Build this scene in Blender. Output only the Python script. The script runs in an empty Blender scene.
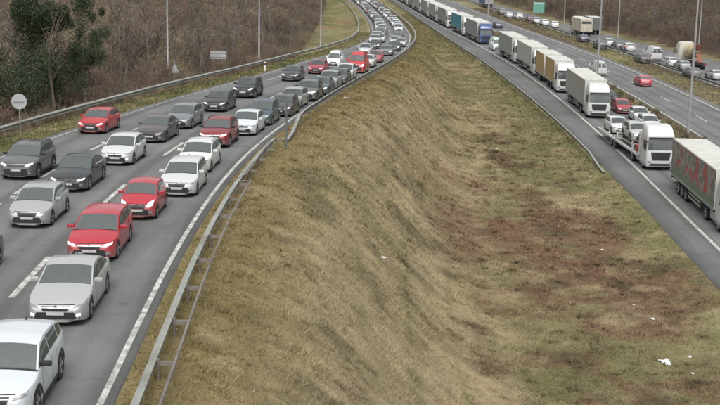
import bpy, bmesh, math, random
import numpy as np
from mathutils import Vector, Matrix, noise
from mathutils.bvhtree import BVHTree
R = math.radians
random.seed(7)
rng = np.random.default_rng(11)
scene = bpy.context.scene
col = scene.collection

# ------------------------------------------------------------------ camera, sky, sun, exposure
F_PX, HC = 1230.0, 18.8                       # focal length in photo pixels, camera height over the motorway
PITCH, ROLL = math.atan(262.5 / F_PX), R(1.2)
cam_d = bpy.data.cameras.new('camera')
cam_d.sensor_width = 36.0
cam_d.lens = F_PX / 720.0 * 36.0
cam_d.clip_start, cam_d.clip_end = 0.5, 25000.0
cam = bpy.data.objects.new('camera', cam_d)
col.objects.link(cam)
cam.matrix_world = (Matrix.Translation((0, 0, HC)) @ Matrix.Rotation(math.pi / 2 - PITCH, 4, 'X')
                    @ Matrix.Rotation(ROLL, 4, 'Z'))
scene.camera = cam

SUN_EL, SUN_AZ = R(58), R(178)                # azimuth clockwise from +Y
world = bpy.data.worlds.new('World')
scene.world = world
world.use_nodes = True
wn, wl_ = world.node_tree.nodes, world.node_tree.links
wn.clear()
sky = wn.new('ShaderNodeTexSky')
sky.sky_type = 'NISHITA'
sky.sun_disc = False
sky.sun_elevation, sky.sun_rotation = SUN_EL, SUN_AZ
sky.air_density, sky.dust_density, sky.ozone_density = 1.0, 6.0, 1.0
hs = wn.new('ShaderNodeHueSaturation')
hs.inputs['Saturation'].default_value = 0.10
bg = wn.new('ShaderNodeBackground')
bg.inputs['Strength'].default_value = 0.14
wo = wn.new('ShaderNodeOutputWorld')
wl_.new(sky.outputs[0], hs.inputs['Color'])
wl_.new(hs.outputs[0], bg.inputs['Color'])
wl_.new(bg.outputs[0], wo.inputs['Surface'])
sun_d = bpy.data.lights.new('sun', 'SUN')
sun_d.energy, sun_d.angle, sun_d.color = 0.75, R(45), (1.0, 0.96, 0.9)
sun = bpy.data.objects.new('sun', sun_d)
col.objects.link(sun)
sd = Vector((math.sin(SUN_AZ) * math.cos(SUN_EL), math.cos(SUN_AZ) * math.cos(SUN_EL), math.sin(SUN_EL)))
sun.rotation_euler = sd.to_track_quat('Z', 'Y').to_euler()
sun.location = (0, 0, 60)
vs = scene.view_settings
vs.view_transform, vs.look, vs.gamma = 'Standard', 'None', 1.0
vs.use_curve_mapping = False
vs.exposure = 0.55

# ------------------------------------------------------------------ helpers
def P(o, label=None, cat=None, group=None, kind=None):
    for k, v in (('label', label), ('category', cat), ('group', group), ('kind', kind)):
        if v: o[k] = v
    return o

def obj(name, mesh, parent=None, mat=None):
    o = bpy.data.objects.new(name, mesh)
    col.objects.link(o)
    if parent is not None: o.parent = parent
    if mat is not None and mesh is not None:
        if not mesh.materials: mesh.materials.append(None)
        o.material_slots[0].link = 'OBJECT'
        o.material_slots[0].material = mat
    return o

class MB:
    """collects faces into one mesh"""
    def __init__(s): s.v, s.f, s.m = [], [], None
    def add(s, vs_, fs):
        n = len(s.v); s.v += [tuple(p) for p in vs_]; s.f += [tuple(i + n for i in f) for f in fs]; return s
    def box(s, x0, x1, y0, y1, z0, z1, bev=0.0):
        if bev <= 0:
            return s.add([(x0,y0,z0),(x1,y0,z0),(x1,y1,z0),(x0,y1,z0),(x0,y0,z1),(x1,y0,z1),(x1,y1,z1),(x0,y1,z1)],
                         [(3,2,1,0),(4,5,6,7),(0,1,5,4),(1,2,6,5),(2,3,7,6),(3,0,4,7)])
        bm = bmesh.new()
        bmesh.ops.create_cube(bm, size=1)
        for v in bm.verts:
            v.co = Vector(((x0+x1)/2 + v.co.x*(x1-x0), (y0+y1)/2 + v.co.y*(y1-y0), (z0+z1)/2 + v.co.z*(z1-z0)))
        bmesh.ops.bevel(bm, geom=list(bm.edges), offset=bev, segments=2, affect='EDGES', profile=0.6)
        bm.verts.index_update()
        s.add([v.co for v in bm.verts], [[v.index for v in f.verts] for f in bm.faces]); bm.free(); return s
    def tube(s, pts, r, n=8, cap=True):
        rr = r if hasattr(r, '__len__') else [r] * len(pts)
        pts = [Vector(p) for p in pts]; vs_, fs = [], []
        for i, p in enumerate(pts):
            t = (pts[min(i+1, len(pts)-1)] - pts[max(i-1, 0)]).normalized()
            a = t.cross(Vector((0.31, 0.2, 0.93))) if abs(t.z) < 0.9 else t.cross(Vector((1, 0, 0)))
            a.normalize(); b = t.cross(a)
            for k in range(n):
                q = 2 * math.pi * k / n
                vs_.append(p + (a * math.cos(q) + b * math.sin(q)) * rr[i])
        for i in range(len(pts) - 1):
            for k in range(n):
                fs.append((i*n+k, i*n+(k+1) % n, (i+1)*n+(k+1) % n, (i+1)*n+k))
        if cap:
            fs.append(tuple(range(n))[::-1]); fs.append(tuple((len(pts)-1)*n + k for k in range(n)))
        return s.add(vs_, fs)
    def lathe_x(s, prof, n=20, cx=0, cy=0, cz=0):
        """prof: (x, r) pairs, axis along X"""
        vs_, fs = [], []
        for (x, r) in prof:
            for k in range(n):
                q = 2*math.pi*k/n; vs_.append((cx+x, cy+r*math.cos(q), cz+r*math.sin(q)))
        m = len(prof)
        for i in range(m-1):
            for k in range(n):
                fs.append((i*n+k, i*n+(k+1) % n, (i+1)*n+(k+1) % n, (i+1)*n+k))
        fs.append(tuple(range(n))); fs.append(tuple((m-1)*n+k for k in range(n))[::-1])
        return s.add(vs_, fs)
    def grid(s, g):
        m, n = len(g), len(g[0])
        return s.add([p for row in g for p in row],
                     [(i*n+j, i*n+j+1, (i+1)*n+j+1, (i+1)*n+j) for i in range(m-1) for j in range(n-1)])
    def mesh(s, name, smooth=35):
        me = bpy.data.meshes.new(name)
        me.from_pydata(s.v, [], s.f)
        me.validate(); me.update()
        if smooth:
            for p in me.polygons: p.use_smooth = True
            me.set_sharp_from_angle(angle=R(smooth))
        return me
    def build(s, name, mat, parent=None, smooth=35):
        return obj(name, s.mesh(name, smooth), parent, mat)

def tri_mesh(name, V, T, C=None):
    """big triangle soup from numpy arrays"""
    me = bpy.data.meshes.new(name)
    nv, nt = len(V), len(T)
    me.vertices.add(nv); me.loops.add(nt * 3); me.polygons.add(nt)
    me.vertices.foreach_set('co', np.ascontiguousarray(V, np.float32).ravel())
    me.loops.foreach_set('vertex_index', np.ascontiguousarray(T, np.int32).ravel())
    me.polygons.foreach_set('loop_start', np.arange(0, nt*3, 3, dtype=np.int32))
    me.update(calc_edges=True)
    if C is not None:
        a = me.color_attributes.new('Col', 'FLOAT_COLOR', 'POINT')
        a.data.foreach_set('color', np.ascontiguousarray(np.c_[C, np.ones(nv)], np.float32).ravel())
    return me

# ------------------------------------------------------------------ materials
class NT:
    def __init__(s, name):
        s.mat = bpy.data.materials.new(name); s.mat.use_nodes = True
        s.t = s.mat.node_tree; s.n = s.t.nodes; s.bsdf = s.n['Principled BSDF']
    def new(s, t, **k):
        nd = s.n.new(t)
        for a, b in k.items(): setattr(nd, a, b)
        return nd
    def link(s, a, b): s.t.links.new(a, b)
    def noise(s, scale, vec=None, detail=4, rough=0.6):
        nd = s.new('ShaderNodeTexNoise'); nd.inputs['Scale'].default_value = scale
        nd.inputs['Detail'].default_value = detail; nd.inputs['Roughness'].default_value = rough
        if vec is not None: s.link(vec, nd.inputs['Vector'])
        return nd.outputs['Fac']
    def ramp(s, fac, stops):
        nd = s.new('ShaderNodeValToRGB'); el = nd.color_ramp.elements
        while len(el) < len(stops): el.new(0.5)
        for e, (p, c) in zip(el, stops):
            e.position = p; e.color = (c, c, c, 1) if not hasattr(c, '__len__') else (*c, 1)
        s.link(fac, nd.inputs[0]); return nd.outputs[0]
    def mix(s, a, b, fac, mode='MIX'):
        nd = s.new('ShaderNodeMixRGB', blend_type=mode)
        for x, i in ((fac, 0), (a, 1), (b, 2)):
            if hasattr(x, 'is_linked'): s.link(x, nd.inputs[i])
            elif i == 0: nd.inputs[0].default_value = x
            else: nd.inputs[i].default_value = (*x, 1)
        return nd.outputs[0]
    def coords(s, kind='Object', scale=(1, 1, 1)):
        tc = s.new('ShaderNodeTexCoord'); mp = s.new('ShaderNodeMapping')
        mp.inputs['Scale'].default_value = scale
        s.link(tc.outputs[kind], mp.inputs['Vector']); return mp.outputs[0]
    def bump(s, h, strength=0.3, dist=0.02):
        b = s.new('ShaderNodeBump'); b.inputs['Strength'].default_value = strength; b.inputs['Distance'].default_value = dist
        s.link(h, b.inputs['Height']); s.link(b.outputs[0], s.bsdf.inputs['Normal'])
    def set(s, **k):
        for a, v in k.items():
            i = s.bsdf.inputs[a.replace('_', ' ')]
            if hasattr(v, 'is_linked'): s.link(v, i)
            else: i.default_value = (*v, 1) if hasattr(v, '__len__') and len(v) == 3 else v
        return s.mat

def simple(name, c, rough=0.6, metal=0.0, var=0.15, scale=6.0, spec=0.5):
    m = NT(name)
    v = m.coords('Object')
    f = m.noise(scale, v, 5)
    cc = m.mix(tuple(x*(1-var) for x in c), tuple(min(1, x*(1+var)) for x in c), m.ramp(f, [(0.3, 0.0), (0.7, 1.0)]))
    return m.set(Base_Color=cc, Roughness=rough, Metallic=metal, Specular_IOR_Level=spec)

def srgb(r, g, b):
    f = lambda c: (c/255/12.92) if c/255 <= 0.04045 else ((c/255+0.055)/1.055)**2.4
    return (f(r), f(g), f(b))

_paint = {}
def paint(c, metal=0.0):
    key = (c, metal)
    if key not in _paint:
        m = NT('car_paint')
        tc = m.new('ShaderNodeTexCoord')
        sep = m.new('ShaderNodeSeparateXYZ'); m.link(tc.outputs['Object'], sep.inputs[0])
        n1 = m.noise(3.0, tc.outputs['Object'], 6)
        # road dirt thrown up along the sills
        mr = m.new('ShaderNodeMapRange'); mr.inputs['From Min'].default_value = 0.75; mr.inputs['From Max'].default_value = 0.2
        m.link(sep.outputs['Z'], mr.inputs['Value'])
        mu = m.new('ShaderNodeMath', operation='MULTIPLY'); m.link(mr.outputs[0], mu.inputs[0]); m.link(n1, mu.inputs[1])
        mb = m.new('ShaderNodeMath', operation='MULTIPLY_ADD'); m.link(n1, mb.inputs[0]); mb.inputs[1].default_value = 0.10; mb.inputs[2].default_value = -0.02
        ad = m.new('ShaderNodeMath', operation='ADD'); ad.use_clamp = True; m.link(mu.outputs[0], ad.inputs[0]); m.link(mb.outputs[0], ad.inputs[1])
        cc = m.mix(c, (0.16, 0.15, 0.135), ad.outputs[0])
        rg = m.ramp(ad.outputs[0], [(0.0, 0.28), (0.6, 0.6)])
        m.set(Base_Color=cc, Roughness=rg, Metallic=metal, Coat_Weight=0.6, Coat_Roughness=0.12)
        _paint[key] = m.mat
    return _paint[key]

M = {}
def glass_mat():
    m = NT('window_glass')
    v = m.coords('Object')
    f = m.noise(0.8, v, 1)
    cc = m.mix((0.045, 0.054, 0.054), (0.085, 0.095, 0.093), m.ramp(f, [(0.35, 0.0), (0.65, 1.0)]))
    return m.set(Base_Color=cc, Roughness=0.05, IOR=1.6, Specular_IOR_Level=0.75)
M['glass'] = glass_mat()
def clear_glass():
    m = NT('clear_window_glass'); m.n.remove(m.bsdf)
    tr = m.new('ShaderNodeBsdfTransparent'); tr.inputs[0].default_value = (.66,.72,.70,1)
    gl = m.new('ShaderNodeBsdfGlossy'); gl.inputs['Roughness'].default_value = .04; gl.inputs['Color'].default_value = (.86,.97,.95,1)
    fr = m.new('ShaderNodeFresnel'); fr.inputs['IOR'].default_value = 2.6
    mx = m.new('ShaderNodeMixShader'); m.link(fr.outputs[0], mx.inputs[0]); m.link(tr.outputs[0], mx.inputs[1]); m.link(gl.outputs[0], mx.inputs[2])
    df = m.new('ShaderNodeBsdfDiffuse'); df.inputs[0].default_value = (.30,.335,.325,1)  # flat grey-teal mixed in as painted sky reflection, lightening the dark windscreens
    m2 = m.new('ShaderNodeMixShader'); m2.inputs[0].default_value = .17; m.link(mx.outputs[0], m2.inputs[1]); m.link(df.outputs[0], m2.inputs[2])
    m.link(m2.outputs[0], m.n['Material Output'].inputs['Surface']); return m.mat
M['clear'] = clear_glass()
M['trim'] = simple('dashboard_plastic', (.10,.10,.10), .7); M['seat'] = simple('seat_cloth', (.20,.20,.205), .9, 0, .25, 4)
M['rubber'] = simple('tyre_rubber', (0.022, 0.022, 0.023), 0.85)
M['alloy'] = simple('wheel_alloy', (0.36, 0.36, 0.37), 0.38, 0.7)
M['black'] = simple('black_plastic', (0.02, 0.02, 0.021), 0.55)
M['dark'] = simple('underbody', (0.012, 0.012, 0.012), 0.9)
M['chrome'] = simple('chrome', (0.6, 0.6, 0.61), 0.2, 0.9)
M['plate'] = simple('plate_white', (0.42, 0.42, 0.42), 0.5)
M['lens'] = simple('lamp_lens', (0.2, 0.21, 0.22), 0.1)
M['tail'] = simple('tail_lens', (0.32, 0.012, 0.012), 0.2)
M['amber'] = simple('amber_lens', (0.6, 0.2, 0.02), 0.3)
def lit(name, c, s):
    m = NT(name); return m.set(Base_Color=(0.8, 0.8, 0.8), Emission_Color=c, Emission_Strength=s, Roughness=0.2)
M['lamp_on'] = lit('headlamp_lit', (1.0, 0.95, 0.85), 0.75)
def galv():
    m = NT('galvanised_steel'); v = m.coords('Object')
    f = m.noise(1.3, v, 6, 0.7)
    cc = m.mix((0.20, 0.212, 0.195), (0.34, 0.352, 0.325), m.ramp(f, [(0.3, 0.0), (0.7, 1.0)]))
    f2 = m.noise(0.35, v, 6, 0.75)
    cc = m.mix(cc, (0.13, 0.115, 0.08), m.ramp(f2, [(0.48, 0.0), (0.7, 0.6)]))
    return m.set(Base_Color=cc, Roughness=0.6, Metallic=0.2)
M['galv'] = galv()
M['oldsteel'] = simple('weathered_steel', (0.17, 0.155, 0.135), 0.75, 0.1, 0.35, 1.2)
M['pole'] = simple('grey_pole_steel', (0.29, 0.29, 0.29), 0.55, 0.2, 0.2, 0.8)
M['sign_back'] = simple('sign_back_aluminium', (0.38, 0.39, 0.40), 0.5, 0.2, 0.15, 1.5)
M['sign_front'] = simple('sign_face', (0.7, 0.7, 0.7), 0.4)
M['green_sign'] = simple('green_sign_face', (0.12, 0.30, 0.24), 0.5)
M['white'] = simple('white_plastic', (0.72, 0.72, 0.70), 0.5)

# ------------------------------------------------------------------ the place in numbers: pixels of the photograph to points on its roads
def ray(u, v):
    x, y = u - 360, v - 202.5
    c, s = math.cos(ROLL), math.sin(ROLL)
    xr, yr = c*x + s*y, -s*x + c*y
    d = np.array([xr, F_PX*math.cos(PITCH) - yr*math.sin(PITCH), -F_PX*math.sin(PITCH) - yr*math.cos(PITCH)])
    return d / d[1]

KY = F_PX / 1650.0                            # the traces below were read off at a focal length of 1650; distances scale with it
YG = np.arange(-200.0, 1600.5, 0.5)
def curve(pts, s=14.0):
    """smooth function of Y through (Y, value) points"""
    pts = sorted(pts); s *= KY; ys = [p[0]*KY for p in pts]; xs = [p[1] for p in pts]
    a = np.interp(YG, ys, xs)
    lo, hi = YG < ys[0], YG > ys[-1]
    a[lo] = xs[0] + (YG[lo]-ys[0]) * (xs[1]-xs[0]) / (ys[1]-ys[0])
    a[hi] = xs[-1] + (YG[hi]-ys[-1]) * (xs[-1]-xs[-2]) / (ys[-1]-ys[-2])
    k = np.exp(-0.5*(np.arange(-80, 81)*0.5/s)**2); k /= k.sum()
    b = np.convolve(np.pad(a, 80, 'edge'), k, 'valid')
    return lambda y: np.interp(y, YG, b)

_h = curve([(-200, 11.0), (40, 11.0), (80, 11.3), (140, 12.4), (200, 14.3), (290, 17.0), (400, 18.5), (520, 19.0), (1600, 19.0)])
def zL(y): return HC - _h(y)
# right edge line of the near road, offsets of its lane lines and of its far edge
eR = curve([(0,-5.4),(38,-6.1),(51,-6.6),(68,-6.75),(83,-6.5),(100,-5.6),(121,-3.8),(149,-1.1),(183,1.9),(228,5.2),(274,7.6),(312,8.8),(352,8.8),(402,8.0),(475,5.5),(535,2.5),(700,-9),(1600,-95)], 8)
laneW = curve([(0,4.3),(90,4.3),(120,4.15),(150,3.85),(250,3.65),(1600,3.65)])
wL = curve([(0,13.3),(60,13.2),(88,12.9),(110,11.8),(158,10.3),(195,10.0),(253,8.1),(300,7.5),(1600,7.5)], 10)
eL = lambda y: eR(y) - wL(y)
# motorway
cA = curve([(0,21.5),(103,22.9),(141,23.9),(166,24.3),(205,24.6),(252,24.0),(307,21.7),(378,17.4),(472,13.0),(534,10.5),(700,1),(1600,-80)], 12)   # edge line of the queueing carriageway
sG = curve([(0,19.2),(91,20.3),(122,21.0),(176,21.2),(214,20.6),(255,19.6),(321,16.8),(400,13.6),(515,9.2),(700,-1.5),(1600,-83)], 12)                # shoulder / grass
hX = lambda y: cA(y) + 7.3                                                                                                                          # far edge of it, at the hedge
c2a = lambda y: hX(y) + 2.6
c2b = lambda y: c2a(y) + 8.0
r3 = curve([(100,52),(223,48.4),(241,47.7),(312,44.6),(413,39.6),(520,34),(700,24),(1600,-55)], 15)
c3a = lambda y: r3(y) + 0.9
c3b = curve([(100,72),(280,60.0),(328,54.7),(405,48),(509,41.8),(700,33),(1600,-46)], 15)

def GL(u, v, dz=0.0):
    d = ray(u, v); ys = np.linspace(12, 700, 9201); z = HC + d[2]*ys
    i = int(np.argmax(z <= zL(ys) + dz)); y = ys[i]
    return Vector((d[0]*y, y, float(zL(y)) + dz))
def GR(u, v, z=0.0):
    d = ray(u, v); y = (z - HC) / d[2]
    return Vector((d[0]*y, y, z))

def sm(a, b, t):
    t = np.clip((t-a)/(b-a), 0, 1); return t*t*(3-2*t)

def fbm(x, y, sc, oct_=4, seed=0):
    """vector value noise"""
    out = np.zeros(np.broadcast(x, y).shape); amp = 1.0; tot = 0
    r = np.random.default_rng(seed); tab = r.random((257, 257))
    for o in range(oct_):
        xs, ys = x/sc*2**o + 37.3*o, y/sc*2**o + 91.7*o
        xi, yi = np.floor(xs).astype(int), np.floor(ys).astype(int); fx, fy = xs-xi, ys-yi
        fx, fy = fx*fx*(3-2*fx), fy*fy*(3-2*fy)
        g = lambda a, b: tab[(xi+a) % 257, (yi+b) % 257]
        out += amp*((g(0,0)*(1-fx)+g(1,0)*fx)*(1-fy) + (g(0,1)*(1-fx)+g(1,1)*fx)*fy)
        tot += amp; amp *= 0.55
    return out/tot

def ground_z(x, y):
    """height of the land (roads are sheets laid on it)"""
    x, y = np.asarray(x, float), np.asarray(y, float)
    a, b, g, zl = eL(y), eR(y), sG(y), zL(y)
    # embankment between the two roads
    d = x - (b + 1.9)
    foot = -0.45 + 0.15*(fbm(x, y, 14, 3, 3)-0.5)
    run = np.maximum((zl - foot) * 1.5, 1.0)
    t = np.clip(d / run, 0, 1)
    bank = zl - 0.10 - (zl - foot - 0.1) * (t - 0.10*np.sin(t*2*math.pi))
    bank = bank + 0.07*(fbm(x, y, 5.0, 4, 5)-0.5) * np.clip(d/2, 0, 1) * np.clip((g-x)/2.5, 0, 1)
    bank = bank + 0.02*np.sin((d + 0.6*fbm(x, y, 9, 2, 8))*2.6) * np.clip(d/3, 0, 1) * np.clip(1.3-t, 0, 1)
    near_r = sm(3.0, 0.0, g - x)
    bank = bank*(1-near_r) + (-0.06)*near_r
    under_l = zl - 0.14
    # wooded side of the near road
    dl = a - x
    wood = zl - 0.08 - 0.9*sm(2.0, 6.0, dl) + 0.10*np.clip(dl-9, 0, 60) + 0.7*(fbm(x, y, 16, 3, 4)-0.5)*sm(2, 8, dl)
    left = np.where(x < a, wood, under_l)
    z = np.where(x <= b, left, np.where(x < b+1.9, zl-0.10, bank))
    # motorway side
    f = c3b(y)
    right = np.full(z.shape, -0.14)
    m1, m2 = hX(y), c2a(y)
    right = np.where((x > m1) & (x < m2), -0.02, right)
    e2, e3 = c2b(y)+0.8, c3a(y)
    right = np.where((x > e2) & (x < e3), -0.05 + 0.12*(fbm(x, y, 3, 2, 9)-0.5), right)
    dr = x - f
    right = np.where(dr > 0, -0.05 + 0.055*np.clip(dr-2, 0, 90) + 0.5*(fbm(x, y, 12, 3, 6)-0.5)*sm(1, 8, dr), right)
    return np.where(x >= g, right, z)

def ellipse(x, y, u, v, ru, rv, z=0.0, wob=0.5, seed=21):
    """soft patch on the land, centre and radii given where the photograph shows them"""
    c = GR(u, v, z); rx = abs(GR(u+ru, v, z).x - c.x); ry = abs(GR(u, v-rv, z).y - GR(u, v+rv, z).y)/2
    q = ((x-c.x)/rx)**2 + ((y-c.y)/ry)**2
    return sm(1.25, 0.35, q + wob*2*(fbm(x, y, 4.0, 4, seed)-0.5))

TAN, OLIVE, GREEN = np.array([0.40,0.335,0.215]), np.array([0.255,0.235,0.13]), np.array([0.175,0.185,0.085])
RUST, EARTH, DRY, LITTER = np.array([0.205,0.122,0.085]), np.array([0.155,0.12,0.088]), np.array([0.47,0.39,0.265]), np.array([0.095,0.068,0.052])
def ground_col(x, y):
    """plant cover of the land: straw, moss, weeds and leaf litter each where it grows"""
    x, y = np.asarray(x, float), np.asarray(y, float)
    def lay(c, k, m): return c*(1-m[..., None]) + k*m[..., None]
    n1, n2, n3 = fbm(x, y, 6, 5, 31), fbm(x, y, 2.2, 4, 32), fbm(x, y, 18, 4, 33)
    c = np.broadcast_to(TAN, x.shape+(3,)).copy()
    d = x - eR(y)
    hollow = sm(10.5, 14.5, d + 4*(n3-.5))
    c = lay(c, OLIVE, sm(0.42, 0.66, 0.6*n1+0.4*n3)*.45)
    c = lay(c, OLIVE*.92, .85*hollow*sm(.25, .5, n1))
    stripe = 0.5+0.5*np.sin(d*2.9 + 1.8*fbm(x, y, 14, 3, 34))
    on = sm(4, 6, d)*sm(17, 12, d)
    c = lay(c, DRY, 0.6*on*sm(0.35, 0.65, fbm(x*2.5, y*.35, 5, 4, 35)))
    c = lay(c, GREEN*1.1, 0.5*on*sm(0.88, 0.99, stripe)*sm(0.3, 0.55, n2)*sm(130, 90, y))
    c = lay(c, GREEN, 0.45*sm(0.55, 0.75, fbm(x, y, 9, 4, 36))*(.4+.6*hollow))
    c = lay(c, EARTH, 0.5*sm(0.68, 0.78, fbm(x*1.6, y*0.55, 3.2, 4, 37)))
    # verge by the near crash barrier: ochre moss
    c = lay(c, np.array([0.255,0.205,0.095]), 0.8*sm(5.5, 2.0, d+2*(n1-.5))*sm(-0.5, 0.5, d))
    # greener where the strip narrows, and beside the motorway shoulder
    c = lay(c, GREEN, 0.62*sm(118, 172, y)*sm(0.25, 0.6, n1)*(d > 0))
    c = lay(c, GREEN*0.9+OLIVE*0.25, 0.6*sm(4.2, 1.0, sG(y)-x)*sm(0.3, 0.55, n2))
    # rusty weeds in the hollow
    for (u, v, ru, rv, k) in ((440,205,45,16,.3),(480,240,65,26,.75),(560,230,75,26,.85),(600,275,80,30,.95),(530,300,60,20,.6),(640,320,60,22,.75),(440,165,30,10,.25),(470,185,40,10,.5),(680,290,40,20,.6),(490,118,30,7,.3)):
        c = lay(c, RUST, k*ellipse(x, y, u, v, ru, rv, -0.3, 0.7)*sm(0.15, 0.42, n2))
    for (u, v, ru, rv, k) in ((500,165,75,14,.7),(520,140,60,10,.6),(560,375,70,25,.75),(690,385,70,25,.75),(450,95,60,9,.6),(600,195,45,10,.5),(640,350,60,14,.5)):
        c = lay(c, GREEN*.95, .7*k*ellipse(x, y, u, v, ru, rv, -0.3, 1.0, 22)*sm(0.35, 0.6, n2))
    for (u, v, ru, rv, k) in ((560,272,30,7,.6),(620,318,30,7,.55),(470,275,30,12,.4),(655,255,25,7,.45)):
        c = lay(c, TAN*.9, k*ellipse(x, y, u, v, ru, rv, -0.3, 0.9, 23))
    # woods
    dl = eL(y) - x
    wood = lay(np.broadcast_to(LITTER, x.shape+(3,)).copy(), np.array([0.13,0.095,0.066]), sm(0.4, 0.65, n1))
    n2 = np.where(y > 165, n3, n2)
    vergeL = lay(np.broadcast_to(OLIVE, x.shape+(3,)).copy(), np.array([0.15,0.165,0.07]), sm(0.3, 0.6, n2))
    open_l = lay(vergeL*1.0, np.array([0.26,0.19,0.115]), sm(0.56, 0.66, fbm(x, y*0.5, 14, 3, 41)))
    wl2 = lay(wood, open_l, sm(-1.5, 1.5, x - brush_edge(y)))
    wl2 = lay(wl2, vergeL, sm(3.4, 2.2, dl))
    c = np.where((dl > 0)[..., None], wl2, c)
    dr = x - c3b(y)
    c = np.where((dr > 0)[..., None], lay(wood, vergeL, sm(3.5, 1.5, dr)), c)
    mott = fbm(x, y, 1.1, 4, 71); spots = fbm(x, y*.8, 2.6, 4, 72)
    c = lay(c, RUST*.9, .8*sm(.50, .64, spots)*sm(.12, .4, n1)*sm(9, 13, d)*sm(2.0, 4.5, sG(y)-x)*sm(150, 110, y))
    c = lay(c, np.array([.115,.105,.06]), .6*sm(.60, .72, spots)*sm(1.5, 4, d))
    c = lay(c, DRY, .45*sm(.60, .72, fbm(x, y, 1.7, 4, 73)))
    c = c*(.62+.72*mott)[..., None]
    c = c*np.array([.75,.74,.685])
    m = (x > hX(y)) & (x <= c3b(y))
    c = np.where(m[..., None], lay(vergeL*0.95, np.array([0.155,0.13,0.085]), sm(0.35, 0.6, n2)), c)
    return c
_be = curve([(60,-25.5),(95,-21.5),(120,-19),(150,-17.5),(190,-12.0),(222,-9.3),(300,-9.5),(535,-12),(1600,-120)], 8)
def brush_edge(y): return _be(y)

# ------------------------------------------------------------------ ground
rows = np.r_[np.arange(-120, 14, 10.0), np.arange(14, 115, 0.55), np.arange(115, 250, 1.3), np.arange(250, 400, 2.0), np.arange(400, 470, 5.0), np.arange(470, 1600, 40), [1600.0, 3000.0, 6000.0, 15000.0]]
def seg(a, b, n): return [(a*(1-t)+b*t) for t in np.linspace(0, 1, n, endpoint=False)]
cols_ = []
for y in rows:
    a, b, g, h, e, f, q = eL(y), eR(y), sG(y), hX(y), c2a(y), c2b(y), c3a(y)
    k = c3b(y)
    r = seg(a-15000, a-1500, 3) + seg(a-1500, a-300, 4) + seg(a-300, a-60, 10) + seg(a-60, a-9, 24) + seg(a-9, a, 14) + [a+0.02] + seg(a+0.06, b, 3)[1:] + [b+0.12]
    r += seg(b+0.5, b+1.9, 4) + seg(b+1.9, g, 64) + [g-0.02, g+0.1] + [h-0.1, h+0.12] + seg(h+0.3, e-0.1, 4)[1:] + [e-0.12, e+0.1]
    r += [f+0.7, f+0.92] + seg(f+1.1, q-0.1, 7)[1:] + [q-0.12, q+0.1, k-0.1, k+0.1] + seg(k+1, k+50, 22) + seg(k+50, k+300, 10) + seg(k+300, k+1600, 5) + [k+1600, k+6000, k+15000]
    cols_.append(r)
GX = np.array(cols_); GY = np.repeat(rows[:, None], GX.shape[1], 1)
GZ = ground_z(GX, GY); GC = ground_col(GX, GY)
nr, nc = GX.shape
I = (np.arange(nr-1)[:, None]*nc + np.arange(nc-1)[None, :]).ravel()
T = np.r_[np.c_[I, I+1, I+nc+1], np.c_[I, I+nc+1, I+nc]]
gm = tri_mesh('ground', np.c_[GX.ravel(), GY.ravel(), GZ.ravel()], T, GC.reshape(-1, 3))
gm.polygons.foreach_set('use_smooth', np.ones(len(gm.polygons), bool))
m = NT('rough_grassland')
att = m.new('ShaderNodeVertexColor', layer_name='Col')
geo = m.new('ShaderNodeNewGeometry')
nA = m.noise(2.3, geo.outputs['Position'], 8, 0.7); nB = m.noise(11.0, geo.outputs['Position'], 6, 0.7); nC = m.noise(0.5, geo.outputs['Position'], 6, 0.65)
c1 = m.mix(att.outputs['Color'], m.ramp(nA, [(0.25, 0.62), (0.5, 0.92), (0.75, 1.18)]), 1.0, 'MULTIPLY')
c1 = m.mix(c1, m.ramp(nB, [(0.25, 0.65), (0.5, 0.97), (0.8, 1.3)]), 1.0, 'MULTIPLY')
c1 = m.mix(c1, m.mix(c1, (0.16, 0.125, 0.07), 0.35), m.ramp(nC, [(0.45, 0.0), (0.62, 1.0)]))
m.set(Base_Color=c1, Roughness=0.95, Specular_IOR_Level=0.1)
m.bump(nB, 0.7, 0.08)
M['ground'] = m.mat
P(obj('ground', gm, None, M['ground']), kind='structure')

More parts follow.
